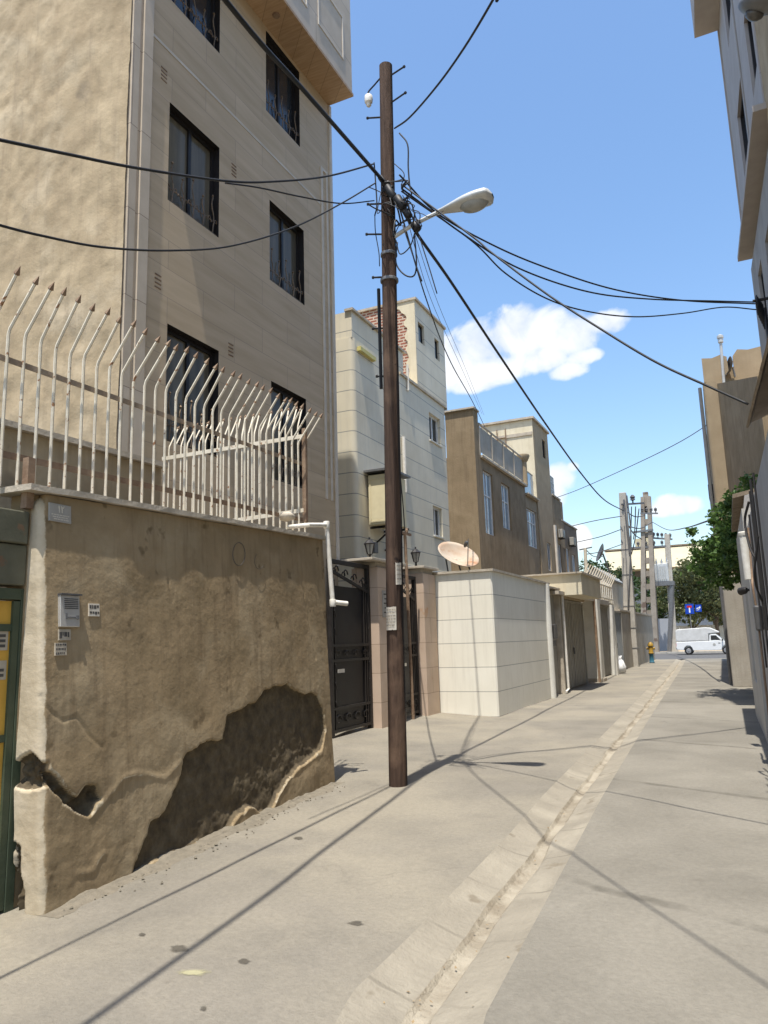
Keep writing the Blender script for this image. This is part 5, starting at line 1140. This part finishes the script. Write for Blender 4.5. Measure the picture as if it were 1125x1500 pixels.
def tree(name, label, base, trunk_h, blobs, nleaf, size, m, group=None, seed=1, trunk_r=.18, open_=.8):
    rn = random.Random(seed); g = thing(name, label, 'tree', base, group); base = Vector(base)
    b = MB(); top = base+Vector((0,0,trunk_h)); b.tube(smooth_pts([base-Vector((0,0,.2)), base+Vector((.05,0,trunk_h*.5)), top], 4), [trunk_r*(1-.045*i) for i in range(9)], 8)
    for (c, r) in blobs:
        c = base+Vector(c); b.tube(smooth_pts([base+Vector((0,0,trunk_h*.6)), (top+c)/2+Vector((rn.gauss(0,.1), rn.gauss(0,.1), 0)), c], 4), [trunk_r*.5*(1-.085*i) for i in range(9)], 5)
    b.build('trunk', 'bark', g, smooth=True)
    b = MB(); tot_ = sum(r[0]*r[1]*r[2] for _, r in blobs)
    for (c, r) in blobs:
        c = base+Vector(c); nl = int(nleaf*(r[0]*r[1]*r[2])/tot_); ncl = max(6, nl//45)
        for k in range(ncl):
            while True:
                d = Vector((rn.uniform(-1,1), rn.uniform(-1,1), rn.uniform(-1,1)))
                if .25 < d.length < 1: break
            d = d.normalized()*(d.length**.4)*(1+.18*rn.gauss(0,1)*open_); cc = c+Vector((d.x*r[0], d.y*r[1], d.z*r[2])); cr = min(r)*rn.uniform(.18, .36)
            for j in range(nl//ncl):
                p = cc+Vector((rn.gauss(0,1), rn.gauss(0,1), rn.gauss(0,.75)))*cr*.6; s = size*rn.uniform(.6, 1.25)
                a = Vector((rn.gauss(0,1), rn.gauss(0,1), rn.gauss(0,.6))).normalized(); q = a.orthogonal().normalized(); q = (q+a.cross(q)*rn.uniform(-1.5, 1.5)).normalized()
                w = q.cross(a)*s*.32; b.add([p-a*s*.5, p+w, p+a*s*.5, p-w], [(0,1,2,3)])
    b.build('crown', m, g, recalc=False); return g
TG = 'trees across the cross street'
P_ = lambda px, Y: onY(px, 900, Y).x
tree('broadleaf_tree', 'bushy olive green tree behind the blue road signs', (P_(1012,76),76,0), 3.0, [((-1.2,0,5.2),(2.0,2,1.9)),((1.3,0,5.0),(2.1,2,2.0)),((.2,-.4,6.5),(1.7,1.7,1.3)),((2.8,.2,3.9),(1.4,1.5,1.5)),((-.3,-.8,3.9),(1.6,1.4,1.2))], 9000, .3, 'leaf_olive', TG, 3)
tree('broadleaf_tree', 'dark round tree behind the transformer', (P_(967,80),80,0), 2.5, [((0,0,4.3),(1.7,1.6,2.2)),((-.4,0,6),(1.3,1.3,1.2)),((.9,0,5.0),(1.2,1.2,1.6))], 5000, .3, 'leaf_dark', TG, 5)
tree('broadleaf_tree', 'low dark tree left of the ladder type pole', (P_(930,74),74,0), 1.2, [((0,0,3.0),(1.4,1.2,1.5)),((-1.0,0,3.8),(1.0,1,1.0)),((.9,0,2.6),(.9,.9,1.4))], 4000, .28, 'leaf_pale', TG, 6)
tree('broadleaf_tree', 'wide rounded dark tree crown above the left yard walls', (P_(872,88),88,0), 4.5, [((-2.2,0,7.6),(2.2,2,1.6)),((0,0,8.3),(2.4,2,1.7)),((2.5,0,7.6),(2.2,2,1.5)),((4.6,0,6.8),(1.6,1.6,1.3)),((-4,0,6.6),(1.6,1.6,1.4))], 8000, .34, 'leaf_dark', TG, 8)
tree('broadleaf_tree', 'tall grey green tree crown above the white van', (P_(1048,72),72,0), 3.0, [((0,0,5.5),(1.8,1.8,2.2)),((-1.2,0,7.2),(1.6,1.6,1.6)),((.9,0,7.9),(1.7,1.6,1.5)),((-.8,0,3.4),(1.5,1.4,1.3))], 7000, .3, 'leaf_olive', TG, 9)
tree('broadleaf_tree', 'small grey bush in front of the low wall left of the van', (P_(944,71),71,.1), .4, [((0,0,1.4),(.7,.6,1.0)),((.3,0,2.4),(.5,.5,.8))], 1800, .2, 'leaf_pale', TG, 12, .06)
# yellow fascia hall far behind
h0, h1, h2 = onY(880, 822, 104), onY(905, 836, 104), onY(1075, 797, 104)
hl = thing('hall', 'long hall with a pale yellow roof band and shaded grey wall', 'building', (h0.x, 104, 0))
zb0, zb1, zt0, zt1 = onY(905,838,104).z, onY(1060,815,104).z, onY(890,808,104).z, onY(1060,793,104).z
xa, xb = onY(884, 820, 104).x, onY(1110, 800, 104).x
b = MB(); b.hexa([(xa+1.0,101.3,zb0),(xb,101.3,zb0),(xb,127,zb0),(xa+1.0,127,zb0),(xa,106,zt0+.25),(xb,106,zt0+.25),(xb,124,zt0+.25),(xa,124,zt0+.25)]); b.build('roof_band', 'hall_yellow', hl)
b = MB(); b.box((xa-.1,105.7,zt0+.252), (xb,124.3,zt0+.45)); b.build('roof_edge', 'eave_tin', hl)
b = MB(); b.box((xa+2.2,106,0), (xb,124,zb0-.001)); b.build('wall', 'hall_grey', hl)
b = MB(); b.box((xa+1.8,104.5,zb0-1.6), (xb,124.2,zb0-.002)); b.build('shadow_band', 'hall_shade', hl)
q = onY(940, 800, 104); b = MB(); b.box((onY(928,800,104).x,106,zt0+.2), (onY(953,800,104).x,110,onY(940,786,104).z)); b.build('roof_hut', 'hall_yellow', hl)
b = MB(); b.box((-30, 78, 0), (20, 78.3, 2.3)); fw = tag(b.build('boundary_wall', 'white_plain'), 'long pale boundary wall across the street behind the trees', 'wall')
b = MB(); b.box((onY(958,900,70).x, 70, .1), (onY(988,900,70).x, 70.3, 2.9)); b.box((onY(975,900,70).x,69.98,.1),(onY(985,900,70).x,69.999,1.2)); kw = tag(b.build('kiosk_wall', 'hall_grey'), 'grey painted low wall behind the slim concrete pole', 'wall')
# ------------------------------------------------------------------ right side: tall house, walls, vine, low house, apartment
TY = 25.0; TX = -.34
th_ = thing('tall_house', 'tall tan house with plain end wall and broken parapet on the right', 'building', (TX, TY, 0))
tzz = onY(1035, 560, TY).z
b = MB(); r = .12; ns = 5
pts = [(TX+.12, TY)]; ring = [(6, TY), (TX+r, TY)]+[(TX+r-r*sin(k*pi/2/ns), TY+r-r*cos(k*pi/2/ns)) for k in range(1, ns+1)]+[(TX-.45, TY+22), (6, TY+22)]
b.prism([(x, y, -.1) for x, y in ring], (0, 0, tzz+.1)); b.build('walls', 'render_tan', th_, smooth=True, auto=True)
ptz = [onY(1028, 525, TY).z, onY(1062, 520, TY).z]
b = MB(); zz0 = tzz+.002
b.prism([(TX+.05, TY, zz0), (TX+.05, TY, ptz[0]), (TX+.35, TY, ptz[0]-.05), (TX+.6, TY, ptz[0]+.02), (TX+.78, TY, ptz[0]-.08), (TX+.8, TY, zz0)], (0, .25, 0))
b.prism([(TX+.95, TY, zz0), (TX+.95, TY, ptz[0]-.1), (TX+1.1, TY, ptz[0]+.1), (TX+1.4, TY, ptz[1]+.05), (TX+3.4, TY, ptz[1]+.25), (TX+3.4, TY, zz0)], (0, .25, 0)); b.prism([(TX+.8, TY+.1, zz0), (TX+.8, TY+.1, zz0+.4), (TX+.95, TY+.1, zz0+.4), (TX+.95, TY+.1, zz0)], (0,.15,0)); b.build('parapet', 'render_tan', th_)
b = MB(); b.tube([(TX+.62, TY-.03, tzz-.2), (TX+.66, TY-.03, onY(1056, 500, TY).z)], .045, 8); b.lathe((TX+.66, TY-.03, onY(1056,503,TY).z), [(.06,0),(.08,.02),(.08,.14),(.1,.16),(.1,.24),(.04,.28)], 10); b.build('vent_pipe', 'lamp_grey', th_, smooth=True, auto=True)
b = MB(); b.tube([(TX-.1, TY+.5, -.02), (TX-.1, TY+.5, tzz)], .055, 8); b.build('rain_pipe', 'steel_grey', th_, smooth=True, auto=True)
for (y, z) in ((TY+3, 6.2), (TY+6, 6.2), (TY+3, 3.0)): b = MB(); b.box((TX-.22, y, z), (TX-.03, y+.7, z+.5)); b.build('window_box', 'frame_dark', th_)
nb = thing('side_block', 'shaded tan block angled against the tall house on the right', 'building', (.4, 22.5, 0))
zq = 1.6+(tzz-1.6)*20.3/25-.05
b = MB(); b.hexa([(TX+.42,TY-.005,-.1),(1.0,20.3,-.1),(5,20.3,-.1),(5,TY-.005,-.1),(TX+.42,TY-.005,tzz-.1),(1.0,20.3,zq),(5,20.3,zq),(5,TY-.005,tzz-.1)]); b.build('walls', 'render_brown', nb)  # added darker block, angled off the sun to stand in for shade
pp = thing('wall_pier', 'rough plastered pier at the foot of the tall tan house', 'pier', (TX, TY, 0))
p0, p1 = TX-.05, TX+.55
b = MB(); b.hexa([(p0+.0,TY-.28,-.05),(p1,TY-.28,-.05),(p1,TY-.01,-.05),(p0,TY-.01,-.05),(p0,TY-.22,3.3),(p1,TY-.22,3.3),(p1,TY-.01,3.3),(p0,TY-.01,3.3)]); b.build('body', 'plaster_grey', pp, bevel=.06)
sp = thing('satellite_dish', 'dark blue dish leaning on the tall house parapet', 'dish', (TX+.85, TY-.1, tzz))
b = MB(); b.lathe((TX+.9, TY-.15, tzz+.32), [(.02,0),(.18,.03),(.3,.1),(.32,.13),(.29,.12),(.18,.05),(.02,.03)], 20, axis=(-.93,-.25,.25)); b.build('reflector', 'glass_dark', sp, smooth=True, auto=True)
b = MB(); b.tube([(TX+.95, TY-.1, tzz), (TX+.92, TY-.12, tzz+.3)], .03, 6); b.build('stand', 'steel_grey', sp)
# pale yard wall with recess, its canopy
wx = lambda y: .09+(16.5-y)*.022
rw = thing('pale_wall', 'pale plastered yard wall with a shallow door recess on the right', 'wall', (.1, 14.5, 0))
b = MB(); V = lambda y, z, d=0: (wx(y)+d, y, z)
ry0, ry1, rz0, rz1 = 13.9, 15.0, .75, 2.35
ysr = [12.3, ry0, ry1, 16.5]
for a, c in zip(ysr, ysr[1:]):
    for d, e in ((-.1, rz0), (rz0, rz1), (rz1, 3.42)):
        if a == ry0 and d == rz0: b.quad(V(a,d,.1), V(c,d,.1), V(c,e,.1), V(a,e,.1)); b.quad(V(a,d),V(a,d,.1),V(a,e,.1),V(a,e)); b.quad(V(c,d),V(c,e),V(c,e,.1),V(c,d,.1)); b.quad(V(a,d),V(c,d),V(c,d,.1),V(a,d,.1)); b.quad(V(a,e),V(a,e,.1),V(c,e,.1),V(c,e))
        else: b.quad(V(a,d), V(c,d), V(c,e), V(a,e))
b.quad((wx(16.5),16.5,-.1),(.6,16.5,-.1),(.6,16.5,3.42),(wx(16.5),16.5,3.42)); b.quad((.6,12.3,-.1),(.6,16.5,-.1),(.6,16.5,3.42),(.6,12.3,3.42)); b.quad((wx(12.3),12.3,3.42),(wx(16.5),16.5,3.42),(.6,16.5,3.42),(.6,12.3,3.42)); b.quad((wx(12.3),12.3,-.1),(.6,12.3,-.1),(.6,12.3,3.42),(wx(12.3),12.3,3.42))
b.build('wall_face', 'house_pale', rw)
b = MB(); b.hexa([(wx(12.4)-.1,12.35,3.6),(.9,12.35,3.75),(.9,16.7,3.75),(wx(16.5)-.07,16.7,3.6),(wx(12.4)-.1,12.35,3.66),(.9,12.35,3.81),(.9,16.7,3.81),(wx(16.5)-.07,16.7,3.66)]); b.build('tin_canopy', 'eave_tin', rw)
b = MB(); b.hexa([(wx(12.3)+.03,12.32,3.422),(.6,12.32,3.422),(.6,16.45,3.422),(wx(16.5)+.03,16.45,3.422),(wx(12.3)+.06,12.32,3.62),(.6,12.32,3.7),(.6,16.45,3.7),(wx(16.5)+.06,16.45,3.62)]); b.build('wall_top', 'house_grey', rw)
b = MB(); b.box((.3, 16.6, -.05), (.6, TY-.3, 2.95)); tag(b.build('yard_wall', 'house_grey'), 'low grey wall under the vine on the right', 'wall')
# vine hanging over the wall
vn = tree('vine', 'dense green vine spilling over the right hand wall', (.45, 20.5, 0), 2.9, [((-.35,-.6,3.4),(.55,1.2,.6)),((-.8,.9,3.4),(.65,1.2,.6)),((-.25,.2,4.3),(.65,1.4,.65)),((-.75,1.8,3.2),(.4,.8,.45)),((.15,-1.5,4.5),(.5,1.1,.5)),((-1.1,.2,3.6),(.4,.7,.3)),((.1,1.5,4.8),(.5,.8,.45)),((-.95,-.8,4.0),(.4,.6,.35)),((-.5,-1.2,3.3),(.35,.6,.35))], 12000, .12, 'leaf_vine', None, 21, .07, 1.25); vn['category'] = 'vine'
# low house with tin eave
EZ = 3.28; hx = lambda y: wx(y)
lowh = thing('low_house', 'shaded low house with a curling tin eave at the right edge', 'building', (.6, 7, 0))
b = MB(); b.hexa([(hx(2),2,-.2),(3,2,-.2),(3,12.28,-.1),(hx(12.28)+.04,12.28,-.1),(hx(2),2,3.1),(3,2,3.4),(3,12.28,3.4),(hx(12.28)+.04,12.28,3.1)]); b.build('walls', 'house_grey', lowh)
b = MB(); ex = lambda y: .2+.05*(6.5-y); n = 30; vs = []
for i in range(n+1):
    y = 1.5+5.05*i/n; s_ = .012*fbm(i*.5, 1, 1, 2)
    for (dx, dz) in ((0, -.05+s_), (.03, .02+s_), (.2, .08), (2.4, .5), (2.4, .44), (.2, .04), (.04, -.02+s_), (.015, -.06+s_)): vs.append((ex(y)+dx, y, EZ+dz))
b.add(vs, [(i*8+k, i*8+(k+1)%8, (i+1)*8+(k+1)%8, (i+1)*8+k) for i in range(n) for k in range(8)]+[tuple(range(8)), tuple(range(n*8, n*8+8))]); b.build('eave', 'eave_tin', lowh)
cf = thing('wall_conduit', 'black conduits and bent pipes running down the low house wall', 'conduit', (hx(8), 8, 2))
b = MB()
for (y, z0, z1, r_) in ((8.6, 1.0, 3.05, .010), (8.2, 1.6, 3.1, .015), (7.6, .9, 3.05, .010), (9.3, 1.2, 2.9, .010)): b.tube([(hx(y)-.04, y, z0), (hx(y)-.04, y, z1)], r_, 6)
b.tube(smooth_pts([(hx(9)-.04, 9.0, 3.0), (hx(9)-.1, 9.1, 2.8), (hx(9)-.08, 9.0, 2.5), (hx(9)-.03, 8.9, 2.35)], 5), .014, 6); b.tube(smooth_pts([(hx(8)-.04, 8.0, 2.5), (hx(8)-.11, 8.1, 2.1), (hx(8)-.04, 8.3, 1.8)], 5), .011, 6); b.build('pipe', 'iron_black', cf, smooth=True, auto=True)
gmr = thing('gas_meter', 'dark gas meter box and pipes on the shaded low house wall', 'meter', (hx(10.2), 10.2, 1.5))
b = MB(); b.box((hx(10.2)-.07, 10.0, 1.6), (hx(10.2)+.02, 10.25, 1.9)); b.build('casing', 'alu_dark', gmr, bevel=.02)
b = MB(); b.tube([(hx(10.2)-.035, 10.1, .1), (hx(10.2)-.035, 10.1, 1.6)], .013, 8); b.tube(smooth_pts([(hx(10.2)-.04, 10.2, 1.9), (hx(10.2)-.05, 10.2, 2.15), (hx(10.2)-.04, 10.4, 2.3), (hx(10.2)-.02, 10.5, 2.9)], 4), .013, 8); b.build('pipe', 'iron_rust', gmr, smooth=True, auto=True)
vy = onX(1106, 742, hx(11.3)-.06).y
b = MB(); b.tube([(hx(11.4)-.05, 11.4, 2.92), (hx(11.4)-.04, 11.4, 2.3)], .055, 12); b.lathe((hx(11.4)-.05, 11.4, 2.9), [(.06,0),(.064,.01),(.064,.05),(.055,.06)], 12); tag(b.build('vent_duct', 'pipe_white', smooth=True, auto=True), 'short white vent duct high on the low house wall', 'pipe')
sc = thing('wall_spotlight', 'small black and white spotlight on the pale wall', 'spotlight', (wx(12.6), 12.6, 2.2))
q = onX(1110, 868, .1) if False else Vector((wx(12.7)-.05, 12.7, 2.22))
b = MB(); b.tube([(wx(12.7)+.02, 12.7, 2.22), q], .02, 6); b.lathe(q, [(.03,-.02),(.055,.02),(.06,.12),(.05,.13)], 12, axis=(-.6,.7,-.1)); b.build('housing', 'iron_black', sc, smooth=True, auto=True)
b = MB(); b.lathe(q+Vector((-.6,.7,-.1)).normalized()*.13, [(.05,0),(.045,.012),(.02,.016)], 12, axis=(-.6,.7,-.1)); b.build('lens', 'sign_white', sc)
# apartment with overhanging floors
AX = .84; AY1 = 15.7; AY0 = 11.1; K = .045
def sk(b):   # swing the block to the bend of the alley
    b.v = [(x-K*(y-AY1), y, z) for x, y, z in b.v]; return b
ra = thing('apartment_building', 'grey lilac apartment block with slanted dark windows on the right edge', 'building', (AX, AY1, 0))
aw = [(13.1,14.4,9.95,11.2),(10.95+.3,12.0,9.85,11.2),(13.1,14.4,12.7,14.1),(11.4,12.2,12.6,14.0)]
sk(facade(AX, AY0, AY1, 9.05, 17, aw, .14, 8, sgn=-1)).build('facade', 'house_lilac', ra)
lw_ = [(12.2,13.2,6.4,8.0),(14.0,14.7,6.7,8.1)]
sk(facade(AX+.05, AY0, AY1-.01, -.1, 8.7, lw_, .14, 8, sgn=-1)).build('lower_wall', 'house_grey', ra)
def swin(h, x):
    fr = window(ra, x, h, 'frame_dark', 'glass_dark', .1, .06, 1, None, False, sgn=-1)
    for o in [fr]+list(fr.children): 
        for v in o.data.vertices: v.co.x -= K*(v.co.y-AY1)
for h in aw: swin(h, AX)
for h in lw_: swin(h, AX+.05)
b = MB(); b.box((AX-.16, AY0-.1, 8.95), (AX+.6, AY1+.05, 9.048)); sk(b).build('ledge', 'ledge_stone', ra)
b = MB(); b.box((AX+.02, AY1-.02, 9.06), (AX-.03, AY1+.02, 17)); sk(b).build('edge_trim', 'ledge_stone', ra)
b = MB(); b.box((AX-.48, AY1-1.5, 14.2), (AX-.002, AY1+.0, 17)); sk(b).build('bay', 'ledge_stone', ra)
b = MB(); b.box((AX-.003, AY0+1.9, 9.1), (AX-.02, AY0+2.0, 16)); sk(b).build('joint_strip', 'house_grey', ra)
rs = thing('rough_house', 'rough stuccoed house wall at the upper right corner', 'building', (1.3, 8, 0))
b = MB(); b.box((AX+.02, 2.5, -.1), (8, AY0-.002, 14.2)); sk(b); b.build('walls', 'plaster_rough', rs)
# lamp on right wall
lp = thing('street_lamp', 'dark street lamp head seen from below in the upper right corner', 'street lamp', (.95, 8.2, 8))
e0 = onY(1150, -6, 8.0); e1 = onY(1086, 14, 8.3); ax = (e1-e0); LL = ax.length; ax.normalize(); sdv = ax.cross(Vector((0,0,1))).normalized(); upv = sdv.cross(ax)
b = MB(); vs = []
for j in range(13):
    f = j/12; w = .2*sqrt(max(0.0, 1-((f-.5)/.5)**2)) if f > .5 else .06+.14*sin(f*pi)
    for k in range(16): a = 2*pi*k/16; vs.append(e0+ax*LL*f+sdv*w*cos(a)+upv*w*(.7 if sin(a) > 0 else .5)*sin(a))
b.add(vs, [(j*16+k, j*16+(k+1)%16, (j+1)*16+(k+1)%16, (j+1)*16+k) for j in range(12) for k in range(16)]+[tuple(range(16))]); b.build('head', 'steel_grey', lp, smooth=True)
b = MB(); c = e0+ax*LL*.62-upv*.08; b.lathe(c, [(.1,0),(.09,.04),(.05,.07),(.01,.08)], 14, axis=-upv); b.build('lens', 'alu_dark', lp, smooth=True)
b = MB(); b.tube([e0, e0-ax*.9+Vector((.2,0,-.2))], .04, 8); b.build('arm', 'steel_grey', lp)
# cable coil / clamp on the wall
ck = thing('cable_coil', 'black coil of spare cable hung on the right hand wall', 'cable bundle', RE)
b = MB()
for k in range(6): b.tube([RE+Vector((.03+.015*k, .02*k+.12*cos(a*pi/8), -.03-.035*k+.2*sin(a*pi/8)*(.8+.05*k))) for a in range(17)], .014, 5)
b.build('loop', 'cable_black', ck, smooth=True)
b = MB(); b.tube([RE+Vector((-.03,0,.05)), RE+Vector((.2,0,.05))], .025, 6); b.tube([RE+Vector((.12,0,-.1)), RE+Vector((.14,-.1,-2.2))], .02, 6); b.build('hook', 'iron_black', ck)

# ------------------------------------------------------------------ marks and litter on the paving
def blot(name, label, cat, px, py, rx, ry, m, seed, group=None):
    c = onG(px, py); ex = (onG(px+rx, py)-c).length*1.25; ey = (onG(px, py+ry)-c).length*1.25; dirx = (onG(px+rx, py)-c).normalized(); diry = (onG(px, py+ry)-c).normalized()
    n = 26; vs = [c]; fd = [1.0]
    for f in (.35, .7, 1.0):
        for k in range(n): a = 2*pi*k/n; r = f*(1+.3*fbm(cos(a)*1.4+seed, sin(a)*1.4, seed, 4)); vs.append(c+dirx*ex*cos(a)*r+diry*ey*sin(a)*r); fd.append(1-f)
    vs = [(q.x, q.y, ground_z(q.x, q.y)+dips(q.x, q.y)+.003) for q in vs]
    b = MB(); b.add(vs, [(0, 1+k, 1+(k+1) % n) for k in range(n)]+[(1+j*n+k, 1+(j+1)*n+k, 1+(j+1)*n+(k+1) % n, 1+j*n+(k+1) % n) for j in range(2) for k in range(n)])
    o = tag(b.build(name, m, recalc=False), label, cat, group); at = o.data.attributes.new('cover', 'FLOAT', 'POINT'); at.data.foreach_set('value', fd)
def soft(name):
    t = NT(MATS[name]); b = t.n['Principled BSDF']; a = t.new('ShaderNodeAttribute', attribute_name='cover').outputs['Fac']; co = t.new('ShaderNodeTexCoord').outputs['Object']
    f = t.ramp(t.math('ADD', a, t.math('MULTIPLY', t.math('SUBTRACT', t.noise(co, 24, 6, .7), .5), .9)), [(.2, 0.0), (.62, .85)]); t.link(f, b.inputs['Alpha'])
mat('splash', C(.36, .335, .2), C(.3, .275, .17), 14, .85); mat('oil_stain', C(.07, .061, .047), C(.1, .088, .068), 22, .9); soft('splash'); soft('oil_stain')
blot('paint_splash', 'pale yellow paint splash on the alley paving near the bottom left', 'paint splash', 282, 1427, 26, 5, 'splash', 2)
for i, (x, y, rx, ry, l) in enumerate(((262, 1392, 16, 6, 'dark smudge beside the thick cable shadow above the paint splash'), (298, 1479, 6, 4, 'small black spot on the paving below the paint splash'), (357, 1411, 11, 4, 'dark smudge right of the paint splash'), (522, 1354, 13, 4, 'dark smudge on the paving left of the channel'), (437, 1229, 8, 3, 'dark smudge near the foot of the fallen plaster patch'), (208, 1371, 6, 3, 'tiny dark smudge nearest the mud wall corner'))):
    blot('stain', l, 'stain', x, y, rx, ry, 'oil_stain', 3+i)
rn = random.Random(5); b = MB()
mat('litter_brown', C(.17, .11, .055), C(.3, .22, .12), 30, .9)
for k in range(130):
    y = 2.5+30*rn.random()**1.8; c, w = gut(y); x = c+rn.gauss(0, .06 if k % 3 else w*.6); z = ground_z(x, y)-.075*max(0, 1-abs(x-c)/w)**.8-.006; s_ = rn.uniform(.004, .014); a = rn.uniform(0, 6.28); u = Vector((cos(a), sin(a), rn.uniform(-.3, .5)))*s_; v = Vector((-sin(a), cos(a), rn.uniform(-.3, .3)))*s_*.6
    q = Vector((x, y, z+.012)); b.add([q-u, q-v, q+u, q+v], [(0, 1, 2, 3)])
struct(b.build('litter', 'litter_brown', recalc=False), 'stuff')

# crumbled plaster and dust banked along the foot of the mud wall
b = MB(); n = 90; vs = []
for i in range(n+1):
    q = BL.lerp(BR, i/n); w = .10+.10*max(0, fbm(i*.11, 3, 1, 4)+.35); h = (.012+.025*max(0, fbm(i*.2, 8, 2, 3)+.3))*min(1, i/5, (n-i)/5)
    for f, g in ((-.06, 1.0), (.02, 1.0), (.35*w, .5), (.7*w, .15), (w, -.1)):
        p = q+face_n*f; vs.append((p.x, p.y, ground_z(p.x, p.y)+dips(p.x, p.y)+h*g*(1+.4*fbm(i*.6, f*30, 4, 2))+.002))
b.add(vs, [(i*5+k, (i+1)*5+k, (i+1)*5+k+1, i*5+k+1) for i in range(n) for k in range(4)])
rn = random.Random(9)
for k in range(170):
    f = rn.random(); q = BL.lerp(BR, f)+face_n*abs(rn.gauss(.03, .12)); r = rn.uniform(.004, .016)*(1.5 if rn.random() < .06 else 1); z = ground_z(q.x, q.y)+dips(q.x, q.y)+r*.5
    P = [Vector((q.x, q.y, z))+Vector(d)*r*rn.uniform(.6, 1.2) for d in ((1,0,0),(0,1,0),(-1,0,0),(0,-1,0),(0,0,.8),(0,0,-.8))]
    b.add(P, [(0,1,4),(1,2,4),(2,3,4),(3,0,4),(1,0,5),(2,1,5),(3,2,5),(0,3,5)])
mat('rubble_dust', C(.195, .168, .125), C(.15, .13, .097), 14, .97, .5, 50)
struct(b.build('rubble', 'rubble_dust', recalc=False), 'stuff')
